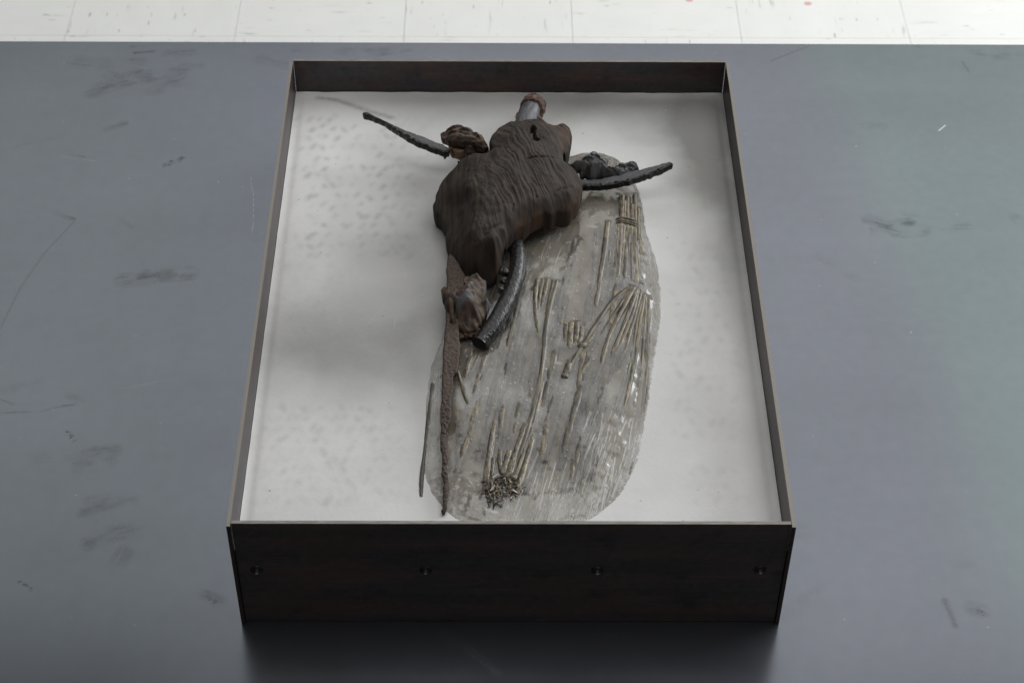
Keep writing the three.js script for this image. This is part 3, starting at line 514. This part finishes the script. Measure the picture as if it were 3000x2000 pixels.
{
  const names = {
    bound: ['reed_bundle', 'bundle of reeds bound round with a straw tie, under the right metal shard', 'reed bundle'], long: ['reed_bundle', 'long single reed with two sunk beside it, left of the bound reed bundle', 'reed bundle'],
    fan: ['reed_bundle', 'fan of reeds spreading downward from one knotted top near the right rim of the mound', 'reed bundle'], prong: ['reed_bundle', 'forked reed stalks joining into one long stem down the middle of the mound', 'reed bundle'],
    stub: ['reed_bundle', 'cluster of short cut reed stubs between the forked stalks and the fan', 'reed bundle'], broken: ['reed_bundle', 'broken reed bundle with frayed ends near the front of the mound', 'reed bundle'],
    under: ['reed_bundle', 'reeds emerging from under the cut end of the black rod', 'reed bundle'], edge: ['reed_bundle', 'bare reeds poking out along the lower right rim of the mound', 'reed bundle'],
    sunk: ['sunken_reeds', 'scattered blurred reeds sunk beneath the surface of the translucent mound', 'reeds'], rim: ['dark_reed', 'thin dark reed along the left rim of the mound', 'reed'],
  }, groups = {};
  const reedColor = (off, tone) => (t, th, q) => {
    const st = n3(th * 2.2 + off, t * 5, off) + 0.7 * n3(th * 5 + off, t * 26, off + 3);
    let c = mixc([0.27, 0.215, 0.125], [0.04, 0.032, 0.021], sm(-0.5, 0.25, st)); if (rnd() < 0.1) c = mixc(c, [0.03, 0.025, 0.02], 0.8);
    if (t < 0 || t > 1) c = [0.08, 0.06, 0.035]; return c.map((k) => k * tone);
  };
  for (const [kind, pts, rad, dep] of REEDS) {
    const [n, l, c] = names[kind]; groups[kind] ??= thing(n, l, c);
    const v = pts.map(([a, b], k) => { const p = onWax(a, b, 7); p.y = moundBase(p.x, p.z) - dep[k] / 1000 - rad / 1000 * 0.75; return p; });
    obj('reed', tube({ pts: v, radii: [1.5, 1.65, 1.4, 1.6, 1.3].map((k) => k * rad * 0.001 * rr(0.92, 1.08)), ring: 16, steps: 40, rough: 0.00035, roughScale: 420, squash: 0.9, color: reedColor(rnd() * 40, kind === 'rim' ? 0.3 : kind === 'sunk' ? rr(0.5, 1.15) : rr(0.75, 1.1)), capDrop: 0.0015 }), reedM, groups[kind]);
  }
  // straw tie
  for (const dy of [0, 7, 13]) {
    const v = [[1800, 646], [1812, 641], [1840, 639], [1866, 641], [1878, 646]].map(([a, b], k) => { const p = onWax(a, b + dy + rr(-1.5, 1.5), 7); p.y = moundBase(p.x, p.z) + [-0.002, 0.0014, 0.0022, 0.0014, -0.002][k]; return p; });
    obj('straw_tie', tube({ pts: v, radii: [0.0008, 0.0012, 0.0008], steps: 30, ring: 8, rough: 0.0003, roughScale: 500, color: reedColor(dy, 0.7) }), reedM, groups.bound);
  }
  // frayed ends of the low bundle
  const bits = [];
  for (let k = 0; k < 420; k++) {
    const [cx, cy, sx, sy] = [[1500, 1435, 30, 16], [1448, 1455, 22, 26], [1432, 1425, 12, 22], [1480, 1412, 40, 12], [1470, 1440, 46, 24]][k % 5];
    const p = onWax(cx + rr(-sx, sx), cy + rr(-sy, sy), 7); p.y = moundBase(p.x, p.z) + rr(-0.0005, 0.0035);
    const g = new THREE.BoxGeometry(rr(0.0004, 0.0012), rr(0.0003, 0.0008), rr(0.002, 0.0085)); g.rotateX(rr(-0.6, 0.6)); g.rotateY(rr(-1, 1) * (k % 4 ? 0.6 : 2)); g.translate(p.x, p.y, p.z);
    const c = rnd() < 0.58 ? [0.022, 0.019, 0.017] : rnd() < 0.36 ? [0.48, 0.44, 0.36] : [0.17, 0.125, 0.07], n = g.attributes.position.count;
    g.setAttribute('color', new THREE.Float32BufferAttribute(new Array(n).fill(c).flat(), 3)); g.deleteAttribute('uv'); bits.push(g);
  }
  const fr = obj('frayed_ends', mergeGeometries(bits), reedM, groups.broken); fr.userData.kind = 'stuff';
  // dark lump in place of the shaded hollow among the broken ends
  obj('dark_hollow', lump({ outline: [[1432, 1405], [1465, 1398], [1500, 1412], [1505, 1440], [1470, 1452], [1428, 1445]].map(([a, b]) => [a, b, 7]), cell: 0.0008, bulge: 0.002, r: 0.006, depth: 0.004, base: WL, color: (x, y, z) => mixc([0.02, 0.017, 0.015], [0.12, 0.07, 0.03], sm(0.1, 0.5, fbm(x * 300, z * 300, 4))), disp: (x, z) => 0.0025 * fbm(x * 260, z * 260, 3) }), reedM, groups.broken);
  // loose stick over the mound, left
  const st = [[1341, 1088, 11], [1357, 1140, 10], [1372, 1185, 7.5], [1381, 1210, 5.5]].map((p) => onWax(...p));
  tag(obj('loose_reed', tube({ pts: st, radii: [0.0016, 0.0021, 0.0019, 0.0014], steps: 40, rough: 0.0003, roughScale: 420, color: reedColor(3.3, 1) }), reedM), 'single loose reed leaning across the mound beside the rusty spike', 'reed');
}

// ---------------------------------------------------------------- driftwood
{
  const outline = [[1518, 359, 44], [1556, 351, 42], [1588, 350, 42], [1607, 364, 41], [1626, 367, 40], [1652, 364, 37], [1668, 375, 37], [1676, 394, 36], [1671, 412, 36], [1672, 428, 36], [1664, 448, 37], [1657, 455, 39], [1652, 447, 42], [1649, 462, 46], [1656, 478, 46], [1674, 490, 49], [1696, 515, 46], [1707, 544, 43], [1704, 566, 43], [1693, 592, 39], [1674, 613, 38], [1649, 623, 38.5], [1617, 629, 42], [1585, 631, 45.5], [1556, 646, 45], [1531, 665, 43], [1505, 683, 43], [1485, 697, 44], [1474, 723, 40], [1468, 761, 31], [1460, 788, 25], [1450, 813, 18], [1432, 840, 9], [1408, 848, 7], [1378, 838, 8], [1356, 808, 14], [1342, 780, 18], [1324, 750, 17], [1312, 728, 17], [1306, 701, 19], [1309, 672, 22], [1291, 638, 22], [1272, 617, 22], [1268, 608, 23], [1276, 582, 26], [1288, 544, 31], [1307, 519, 35], [1333, 490, 40], [1355, 468, 44], [1387, 452, 50], [1424, 451, 54], [1443, 438, 52], [1434, 420, 48], [1441, 401, 47], [1454, 381, 46], [1476, 367, 45], [1502, 357, 44]];
  const inner = [[1500, 480, 66], [1560, 440, 65], [1600, 405, 60], [1450, 505, 67], [1405, 540, 64], [1355, 550, 55], [1330, 570, 42], [1480, 560, 64], [1560, 530, 62], [1630, 500, 58], [1660, 535, 55], [1600, 560, 59], [1500, 410, 62], [1640, 405, 50], [1560, 390, 56], [1600, 465, 62],
    [1692, 550, 48], [1668, 572, 51], [1636, 578, 53], [1600, 588, 56], [1570, 600, 57], [1540, 608, 58], [1512, 620, 58], [1494, 645, 56], [1480, 680, 53], [1465, 725, 47], [1450, 728, 51], [1438, 726, 52], [1420, 720, 52], [1405, 716, 52], [1388, 592, 61], [1379, 643, 57], [1375, 684, 54], [1430, 640, 59], [1350, 640, 36], [1356, 600, 41], [1312, 605, 29], [1318, 650, 27], [1340, 690, 31], [1330, 720, 26], [1352, 745, 30], [1366, 560, 58], [1400, 780, 32], [1440, 780, 30], [1420, 698, 54]];
  const at = (a, b, h) => onWax(a, b, h);
  const o = at(1290, 560, 60), ex = at(1390, 560, 60).sub(o).length() / 100, ez = at(1290, 660, 60).sub(o).length() / 100;   // metres per pixel, for drawing the grain
  const holes = [[1562, 372, 50, 0.0032, 0.0085], [1559, 390, 52, 0.0038, 0.0065], [1571, 413, 55, 0.0034, 0.0045], [1566, 402, 54, 0.0016, 0.006]].map(([a, b, h, r, q]) => { const p = at(a, b, h + 6); return [p.x, p.z, r, q]; });
  const cracks = [[[1545, 458, 64], [1590, 458, 60], [1630, 462, 52], [1650, 466, 48]], [[1427, 663, 60], [1455, 659, 55], [1475, 655, 52]], [[1675, 544, 49], [1660, 551, 50], [1632, 560, 52], [1602, 588, 55], [1572, 599, 56]], [[1333, 515, 50], [1352, 500, 54], [1372, 484, 56]], [[1387, 592, 66], [1388, 606, 64], [1382, 630, 62]], [[1376, 680, 56], [1398, 694, 54], [1396, 720, 50], [1388, 760, 42], [1384, 800, 28]], [[1316, 560, 44], [1322, 545, 46]], [[1572, 597, 46], [1572, 625, 34]], [[1505, 612, 52], [1500, 660, 36]]].map((l) => l.map(([a, b, h]) => { const p = at(a, b, h + 6); return [p.x, p.z]; }));
  const lineAt = (x, z, set) => { let best = 1; for (const l of set) for (let k = 0; k + 1 < l.length; k++) { const [ax, az] = l[k], [bx, bz] = l[k + 1], e2 = (bx - ax) ** 2 + (bz - az) ** 2, t = clamp(((x - ax) * (bx - ax) + (z - az) * (bz - az)) / e2); best = Math.min(best, Math.hypot(x - ax - t * (bx - ax), z - az - t * (bz - az))); } return best; };
  const soft = (x, z) => sm(-0.25, 0.25, fbm(x * 30, z * 30, 6));
  // growth lines: steep down the left flank, slanting across the upper face
  const crackAt = (x, z) => lineAt(x, z, cracks);
  const grain = (x, z) => {
    const X = (x - o.x) / ex, Y = (z - o.z) / ez, wob = 26 * n3(X / 130, Y / 150, 3) + 9 * n3(X / 45, Y / 60, 9);
    return [X - 0.72 * Y + wob * 1.25 + 0.0006 * X * Y, X + 0.12 * Y + wob * 1.3, sm(70, 190, X + 0.1 * Y)];
  };
  const line = (p, x, z) => (0.42 * Math.sin(p / 3.6 + 3.4 * n3(p / 24, z * 30)) * sm(-0.35, 0.25, fbm(x * 32, z * 32, 17)) + 0.6 * n3(p / 3.1, z * 22, 3) + 0.34 * n3(p / 1.1, z * 26, 8));
  const streaks = (x, z) => { const [p, q, w] = grain(x, z), f = (k) => 0.8 * Math.sin(k / 3.6 + 3.4 * n3(k / 24, z * 30)) * sm(-0.35, 0.25, fbm(x * 32, z * 32, 17)) + 1.5 * n3(k / 6, z * 14, 21) + 1.3 * n3(k / 3.6, z * 20, 5) + 0.9 * n3(k / 22, z * 14, 9); return w * f(p) + (1 - w) * f(q * 0.9); };
  const ridge = (x, z) => 0.00052 * clamp(streaks(x, z), -2.4, 2);
  const crest = [[1706, 545, 45], [1668, 572, 51], [1636, 578, 53], [1600, 588, 56], [1570, 600, 57], [1540, 608, 58], [1512, 620, 58], [1494, 645, 56], [1480, 680, 53], [1465, 725, 47]].map(([a, b, h]) => { const p = at(a, b, h + 4); return [p.x, p.z]; });
  const beyond = (x, z) => {       // distance past the crest towards the front, negative on the upper face
    let best = 1, sg = -1;
    for (let k = 0; k + 1 < crest.length; k++) {
      const [ax, az] = crest[k], [bx, bz] = crest[k + 1], ux = bx - ax, uz = bz - az, t = clamp(((x - ax) * ux + (z - az) * uz) / (ux * ux + uz * uz)), e = Math.hypot(x - ax - t * ux, z - az - t * uz);
      if (e < best) { best = e; sg = ux * (z - az) - uz * (x - ax) < 0 ? 1 : -1; }
    }
    return sg * best;
  };
  const disp = (x, z, d, up, t) => {
    if (!up) return 0.002 * fbm(x * 60, z * 60, 2);
    let y = ridge(x, z) + 0.0035 * fbm(x * 38, z * 38, 7) + 0.0022 * (Math.abs(fbm(x * 26 + 3, z * 26, 15)) - 0.15) * 2 + 0.0011 * fbm(x * 130, z * 130, 4);
    const cr = crackAt(x, z) + 0.0005 * n3(x * 200, z * 200, 1); y -= 0.0035 * Math.exp(-((cr / 0.0008) ** 2));
    for (const [hx, hz, a, b] of holes) { const q = Math.hypot((x - hx) / a, (z - hz) / b) + 0.3 * n3(x * 250, z * 250, 2); y -= 0.024 * (1 - sm(0.6, 1.15, q)); }
    return y;
  };
  const right = at(1560, 620, 35);
  const color = (x, y, z, d, up) => {
    const rg = streaks(x, z);
    let c = mixc([0.013, 0.0092, 0.0068], [0.046, 0.0335, 0.0245], sm(-1.1, 1.2, rg + 0.9 * fbm(x * 50, z * 50, y * 50) + 0.5 * n3(x * 300, y * 90, z * 300)));
    c = mixc(c, [0.036, 0.029, 0.024], soft(x, z) * 0.25);
    const side = beyond(x, z), fac = sm(0.0, 0.003, side) * (0.45 + 0.55 * sm(-0.2, 0.3, fbm(x * 70, y * 70, z * 70)));
    c = mixc(c, mixc([0.016, 0.0095, 0.006], [0.078, 0.04, 0.0185], sm(-0.9, 1.3, 1.2 * n3(x * 260, y * 40, z * 120) + 0.8 * n3(x * 520, y * 60, 4))), fac * 0.85);
    const low = sm(-0.1, 0.35, fbm(x * 60, z * 60, 13)) * (1 - sm(WL + 0.044, WL + 0.058, y)) * sm(-0.06, -0.03, x); // rubbed orange-brown wood on the lower right flank
    c = mixc(c, [0.1, 0.048, 0.021], low * 0.75);
    const ch = sm(0.05, 0.3, fbm(x * 24 + 7, z * 24, 3)); c = mixc(c, [0.015, 0.012, 0.01], ch * 0.5);
    c = mixc(c, [0.16, 0.1, 0.065], sm(0.36, 0.55, fbm(x * 140, z * 140, y * 140)) * 0.55);
    return c;
  };
  tag(obj('driftwood', lump({ outline, inner, cell: 0.0008, bulge: 0.003, r: 0.005, depth: 0.03, base: WL + 0.002, jag: 0.0009, jagScale: 110, per: 5, c: 0.0012, flat: 1.6, disp, color }), std({ vertexColors: true, roughness: 0.82 })),
    'large dark brown driftwood block with deep ridged grain and a split hole', 'driftwood');
}

// ---------------------------------------------------------------- bark pieces, slag, rods, shards, spike
{
  // bark, upper left
  const bark = thing('bark_chunk', 'flaky bark chunk with a bare tan recess, wedged behind the left shard', 'bark');
  const bc = (tone, red) => (x, y, z, d, up) => { const s = fbm(x * 90, z * 240, y * 300); let c = mixc([0.022, 0.018, 0.016], [0.15, 0.09, 0.06], sm(-0.25, 0.4, s)); c = mixc(c, [0.13, 0.06, 0.03], red * sm(0.1, 0.5, fbm(x * 170, z * 170, 3))); return c.map((k) => k * tone); };
  const layer = (x, z) => 0.0022 * Math.sign(n3(x * 60, z * 190, 4)) * Math.min(1, Math.abs(n3(x * 60, z * 190, 4)) * 6) + 0.003 * fbm(x * 110, z * 170, 2);
  const bm = std({ vertexColors: true, roughness: 0.75 });
  obj('upper_layer', lump({ outline: [[1288, 394, 33], [1305, 384, 35], [1332, 371, 36], [1368, 374, 36], [1398, 392, 35], [1422, 416, 33], [1430, 432, 32], [1404, 428, 38], [1365, 416, 39], [1325, 415, 38], [1307, 410, 34]], inner: [[1350, 395, 40], [1385, 408, 40]], cell: 0.0008, bulge: 0.003, r: 0.006, depth: 0.012, jag: 0.0016, jagScale: 200, disp: layer, color: bc(1, 0.2) }), bm, bark);
  const core = obj('bare_wood', lump({ outline: [[1318, 415, 27], [1395, 408, 27], [1412, 428, 27], [1392, 442, 26], [1335, 446, 25], [1316, 436, 26]], cell: 0.0008, bulge: 0.003, r: 0.008, depth: 0.016, disp: (x, z) => 0.0006 * fbm(x * 100, z * 300, 1), color: (x, y, z) => mixc([0.14, 0.075, 0.045], [0.3, 0.19, 0.13], sm(-0.3, 0.3, fbm(x * 200, z * 90, 6))) }), bm, bark);
  core.userData.label = 'bare tan inner wood of the bark chunk';
  obj('lower_layer', lump({ outline: [[1298, 447, 24], [1325, 440, 27], [1360, 437, 28], [1395, 432, 29], [1425, 426, 29], [1436, 446, 27], [1400, 462, 22], [1352, 477, 14], [1340, 470, 12], [1300, 462, 18]], inner: [[1370, 450, 28]], cell: 0.0008, bulge: 0.003, r: 0.006, depth: 0.014, jag: 0.0015, jagScale: 200, disp: layer, color: bc(1, 0.5) }), bm, bark);

  // slag, right
  const sp = (x, z) => { const a = n3(x * 210, z * 210, 3), b = n3(x * 460, z * 460, 8); return 0.0016 * Math.sign(n3(x * 110, z * 130, 14)) - 0.0018 * sm(0.05, 0.5, a) - 0.001 * sm(0, 0.5, b) + 0.0018 * fbm(x * 90, z * 90, 6); };
  const slag = tag(obj('slag_lump', lump({ outline: [[1652, 474, 36], [1676, 478, 36], [1700, 473, 37], [1718, 462, 37], [1741, 446, 37], [1758, 460, 37], [1783, 469, 36], [1778, 486, 34], [1800, 492, 33], [1825, 482, 33], [1848, 478, 33], [1866, 480, 32], [1870, 497, 30], [1835, 514, 28], [1806, 528, 26], [1770, 526, 26], [1742, 533, 25], [1712, 524, 27], [1690, 504, 31], [1680, 490, 34]], inner: [[1738, 478, 41], [1735, 505, 34], [1770, 503, 34], [1820, 502, 32], [1705, 490, 37]], cell: 0.0008, bulge: 0.005, r: 0.008, depth: 0.012, jag: 0.0018, jagScale: 190, flat: 0.5, disp: (x, z, d, up) => sp(x, z), color: (x, y, z, d, up) => { let c = mixc([0.075, 0.075, 0.08], [0.016, 0.015, 0.015], sm(-0.0002, -0.0022, sp(x, z)) ); c = mixc(c, [0.17, 0.17, 0.18], sm(0.2, 0.5, fbm(x * 120, z * 120, 9)) * 0.5); c = mixc(c, [0.3, 0.3, 0.32], sm(0.25, 0.5, fbm(x * 420, z * 420, y * 420, 3)) * 0.5); return mixc(c, [0.1, 0.06, 0.045], sm(0.2, 0.5, fbm(x * 80, z * 200, 19)) * 0.5); } }), std({ vertexColors: true, roughness: 0.5 })), 'pitted grey-black slag lump with pointed peaks lying on the right shard', 'slag');

  // shards: thin plates with a melted lower edge
  const shardC = (x, y, z, d, up) => { const e = 1 - sm(0.0015, 0.0042, d); return mixc(mixc([0.05, 0.05, 0.053], [0.085, 0.085, 0.09], sm(-0.3, 0.3, fbm(x * 400, z * 400, 2, 3))), mixc([0.007, 0.007, 0.007], [0.045, 0.04, 0.037], sm(0.05, 0.5, fbm(x * 300, z * 300, 5))), e); };
  const shard = (name, label, back, front) => { const fl = front.map(([a, b, h]) => { const p = onWax(a, b, h); return [p.x, p.z]; }); const fd = (x, z) => { let m = 1; for (let k = 0; k + 1 < fl.length; k++) { const [ax, az] = fl[k], [bx, bz] = fl[k + 1], t = clamp(((x - ax) * (bx - ax) + (z - az) * (bz - az)) / ((bx - ax) ** 2 + (bz - az) ** 2)); m = Math.min(m, Math.hypot(x - ax - t * (bx - ax), z - az - t * (bz - az))); } return m; }; return tag(obj(name, lump({ outline: [...back, ...front], cell: 0.0006, bulge: 0.0008, r: 0.0008, depth: 0.0065, base: 0, jag: 0.0008, jagScale: 240, per: 8, c: 0.004, disp: (x, z, d, up) => (0.003 * (1 - sm(0.0012, 0.0042, fd(x, z)))) * (1.5 * fbm(x * 230, z * 230, 4) + 0.1) + 0.0002 * fbm(x * 500, z * 500, 2), color: (x, y, z, d, up) => shardC(x, y, z, up ? fd(x, z) : 0, up) }), std({ vertexColors: true, roughness: 0.38, metalness: 0.35 })), label, 'metal shard'); };
  shard('metal_shard', 'thin black metal shard with a melted edge, pointing to the upper left', [[1061, 331, 44], [1072, 328, 44], [1098, 341, 43], [1143, 363, 41], [1200, 387, 38], [1260, 410, 34], [1312, 432, 30]], [[1318, 446, 29], [1296, 445, 31], [1262, 434, 33], [1228, 421, 36], [1192, 402, 39], [1160, 382, 41], [1128, 361, 43], [1092, 344, 44], [1068, 337, 44]]);
  shard('metal_shard', 'thin black metal shard with a ragged edge, pointing right from under the slag', [[1640, 540, 26], [1700, 528, 28], [1780, 520, 30], [1860, 500, 33], [1920, 486, 36], [1964, 475, 38]], [[1972, 479, 38], [1960, 488, 37], [1935, 500, 36], [1900, 514, 34], [1868, 525, 32], [1830, 534, 30], [1780, 544, 28], [1720, 547, 26], [1650, 546, 26]]);

  // pipe stub, top
  const pipe = thing('pipe_stub', 'short grey pipe stub in flaking red-brown bark behind the driftwood', 'pipe');
  const pp = [[1538, 385, 26], [1548, 340, 25], [1560, 318, 24], [1568, 302, 24]].map((p) => onWax(...p));
  obj('pipe', tube({ pts: pp, radii: [0.0118, 0.0118, 0.0115, 0.011], ring: 40, steps: 50, rough: 0.0006, roughScale: 130, color: (t, th, q) => mixc([0.06, 0.062, 0.07], [0.13, 0.134, 0.148], sm(-0.3, 0.4, n3(th * 6, t * 3, 2) + 0.5 * fbm(q.x * 300, q.z * 100, 3))) }), std({ vertexColors: true, roughness: 0.5, metalness: 0.1 }), pipe);
  const pc = (x, y, z) => mixc([0.045, 0.024, 0.019], [0.19, 0.115, 0.082], sm(-0.25, 0.35, fbm(x * 170, z * 150, y * 200)));
  const flake = (t, th, q) => {   // where bark still clings: round the far end and down the flanks
    const front = sm(-0.2, 0.75, Math.sin(th) * 0.75 + Math.cos(th - 0.6) * 0.25);
    const k = sm(0.5, 0.72, t) + 1.0 * (1 - front) + 0.9 * fbm(q.x * 80, q.y * 80, q.z * 80, 3) - 0.55;
    return -0.0018 + 0.0044 * sm(-0.1, 0.35, k) + 0.0026 * sm(0, 0.3, k) * fbm(q.x * 240, q.y * 240, q.z * 240, 3);
  };
  obj('bark_collar', tube({ pts: pp, radii: [0.0118, 0.0118, 0.0115, 0.0108], ring: 72, steps: 90, bump: flake, color: (t, th, q) => (t > 1 ? mixc([0.05, 0.028, 0.02], [0.2, 0.11, 0.08], rnd()) : pc(q.x, q.y, q.z)) }), bm, pipe);

  // curved black rod
  const rod = thing('curved_rod', 'curved pitted black rod with a cut end, coming out from under the driftwood', 'rod');
  const rp = [[1484, 668, 22], [1505, 700, 22], [1516, 740, 22], [1514, 795, 21], [1499, 850, 19], [1474, 905, 17], [1442, 960, 15.5], [1404, 1008, 14]].map((p) => onWax(...p));
  obj('rod_body', tube({ pts: rp, radii: [0.0078, 0.0079, 0.008, 0.0084, 0.0086, 0.0088, 0.0088, 0.0086], ring: 56, steps: 190, rough: 0.00052, roughScale: 640, capDrop: -0.0006, color: (t, th, q, e) => { if (t > 1 || t < 0) return [0.012, 0.012, 0.012]; let c = mixc([0.012, 0.012, 0.0125], [0.05, 0.05, 0.053], sm(-0.0002, 0.00035, e)); const rust = sm(0.55, 0.68, t) * 0 + sm(0.3, 0.4, t) * (1 - sm(0.62, 0.72, t)) * sm(0.55, 0.9, -Math.cos(th)); return mixc(c, [0.13, 0.055, 0.038], clamp(rust * (0.6 + fbm(q.x * 200, q.z * 200, 1)))); } }), std({ vertexColors: true, roughness: 0.3, metalness: 0.4 }), rod);
  [[1478, 798, 26, 4.2], [1474, 822, 24, 3.6], [1468, 848, 23, 3]].forEach(([a, b, h, s], k) => {
    const p = onWax(a, b, h), g = mergeVertices(new THREE.IcosahedronGeometry(s / 1000, 4).deleteAttribute('uv').deleteAttribute('normal')), P = g.attributes.position, C = [];
    for (let i = 0; i < P.count; i++) { const v = new THREE.Vector3().fromBufferAttribute(P, i), f = 1 + 1.1 * fbm(v.x * 320 + k, v.y * 320, v.z * 320, 3); v.multiplyScalar(f); P.setXYZ(i, v.x, v.y, v.z); const q = sm(0.9, 1.3, f); C.push(0.02 + 0.05 * q, 0.02 + 0.045 * q, 0.02 + 0.045 * q); }
    g.setAttribute('color', new THREE.Float32BufferAttribute(C, 3)); g.computeVertexNormals(); obj('slag_knob', g, std({ vertexColors: true, roughness: 0.42, metalness: 0.3 }), rod).position.copy(p);
  });

  // lower bark chunk
  const low = thing('bark_chunk', 'rough brown bark chunk with grey-blue faces sitting on top of the rusty spike', 'bark');
  const ld = (x, z) => { const a = n3(x * 75, z * 60, 5); return 0.0055 * fbm(x * 70, z * 60, 1) + 0.003 * Math.sign(a) * Math.min(1, Math.abs(a) * 5) + 0.0014 * fbm(x * 260, z * 260, 7); };
  const lc = (x, y, z) => { const a = n3(x * 75, z * 60, 5), q = onWax(1365, 880, 30); let c = mixc([0.036, 0.024, 0.018], [0.14, 0.098, 0.073], sm(-0.3, 0.4, fbm(x * 190, z * 190, 3))); c = mixc(c, [0.115, 0.12, 0.132], sm(0.02, 0.22, a + 0.3 * fbm(x * 60, z * 60, 8)) * (1 - sm(0.004, 0.02, z - q.z))); return mixc(c, [0.02, 0.016, 0.014], sm(0.2, 0.45, fbm(x * 120 + 4, z * 120, 12))); };
  obj('bark_body', lump({ outline: [[1362, 815, 34], [1390, 812, 34], [1420, 824, 32], [1423, 850, 30], [1415, 878, 28], [1434, 890, 26], [1425, 915, 23], [1410, 940, 20], [1403, 960, 19], [1380, 972, 17], [1352, 968, 18], [1337, 940, 20], [1330, 900, 26], [1322, 868, 30], [1332, 850, 32], [1356, 848, 34]], inner: [[1395, 850, 38], [1355, 870, 37], [1398, 885, 33], [1370, 905, 33], [1400, 920, 28], [1370, 945, 23]], cell: 0.0007, bulge: 0.005, r: 0.007, depth: 0.018, jag: 0.0016, jagScale: 170, disp: ld, color: lc }), bm, low);
  obj('bark_sliver', lump({ outline: [[1292, 852, 25], [1302, 841, 26], [1312, 848, 28], [1322, 862, 29], [1330, 900, 27], [1336, 945, 22], [1346, 972, 16], [1328, 968, 15], [1312, 930, 18], [1302, 890, 21]], inner: [[1316, 890, 29], [1326, 940, 24]], cell: 0.0007, bulge: 0.003, r: 0.005, depth: 0.012, jag: 0.0012, jagScale: 200, disp: (x, z) => 0.003 * fbm(x * 220, z * 80, 3), color: (x, y, z) => mixc([0.024, 0.017, 0.013], [0.13, 0.08, 0.046], sm(-0.2, 0.4, fbm(x * 240, z * 90, 6))) }), bm, low);
  for (const [a, b, h] of [[1378, 978, 13], [1390, 974, 14], [1366, 978, 13], [1396, 965, 16], [1344, 978, 13], [1335, 972, 14], [1350, 985, 12]]) {
    const p = onWax(a, b, h), g = new THREE.IcosahedronGeometry(rr(0.0022, 0.0045), 2), P = g.attributes.position;
    for (let i = 0; i < P.count; i++) { const f = 1 + 0.9 * fbm(P.getX(i) * 500 + a, P.getY(i) * 500, P.getZ(i) * 500, 2); P.setXYZ(i, P.getX(i) * f, P.getY(i) * f * 0.7, P.getZ(i) * f); }
    g.computeVertexNormals(); obj('bark_crumb', g, std({ color: new THREE.Color(0.11, 0.065, 0.04), roughness: 0.8 }), low).position.copy(p);
  }

  // rusty spike
  const sc = (x, y, z, d) => { const q = fbm(x * 330, z * 330, 3), rim = 1 - sm(0.0008, 0.0028, d); let c = mixc([0.045, 0.031, 0.024], [0.085, 0.058, 0.044], sm(-0.3, 0.3, q)); c = mixc(c, [0.03, 0.022, 0.02], sm(0.12, 0.4, fbm(x * 500, z * 420, 8)) * 0.8); c = mixc(c, [0.22, 0.075, 0.025], sm(0.3, 0.5, fbm(x * 150, z * 150, 31)) * 0.7); return mixc(c, [0.05, 0.035, 0.03], rim * 0.5); };
  const tipZ = onWax(1310, 1180, 8).z;
  const outline = [[1318, 745, 20], [1345, 775, 21], [1366, 820, 22], [1362, 900, 21], [1348, 950, 20], [1345, 985, 20], [1349, 1005, 19], [1347, 1040, 18], [1343, 1075, 17], [1338, 1095, 16.5], [1331, 1098, 16], [1328, 1135, 15], [1322, 1185, 13.5], [1318, 1240, 12], [1309, 1262, 11.5], [1308, 1310, 11], [1313, 1340, 10.5], [1308, 1375, 10], [1315, 1405, 9.5], [1311, 1450, 8], [1309, 1490, 6], [1303, 1505, 4], [1295, 1502, 4], [1297, 1470, 7], [1298, 1415, 9], [1292, 1380, 10], [1295, 1340, 10.5], [1290, 1305, 11], [1291, 1250, 12], [1290, 1210, 13], [1294, 1130, 15], [1297, 1060, 17.5], [1301, 990, 19.5], [1305, 930, 20], [1307, 860, 20], [1308, 790, 20], [1312, 755, 20]];
  tag(obj('rusty_spike', lump({ outline, cell: 0.00062, bulge: 0.0018, r: 0.0022, depth: 0.006, base: WL + 0.001, jag: 0.0007, jagScale: 330, per: 4, c: 0.004, disp: (x, z, d, up) => (0.0005 + 0.0012 * sm(-0.02, 0.05, z - tipZ) + 0.001 * (1 - sm(0.001, 0.004, d))) * 2 * fbm(x * 300, z * 300, 4), color: sc }), std({ vertexColors: true, roughness: 0.72 })), 'long tapering rusty iron spike pointing to the front of the tray', 'spike');
}

renderer.render(scene, camera);
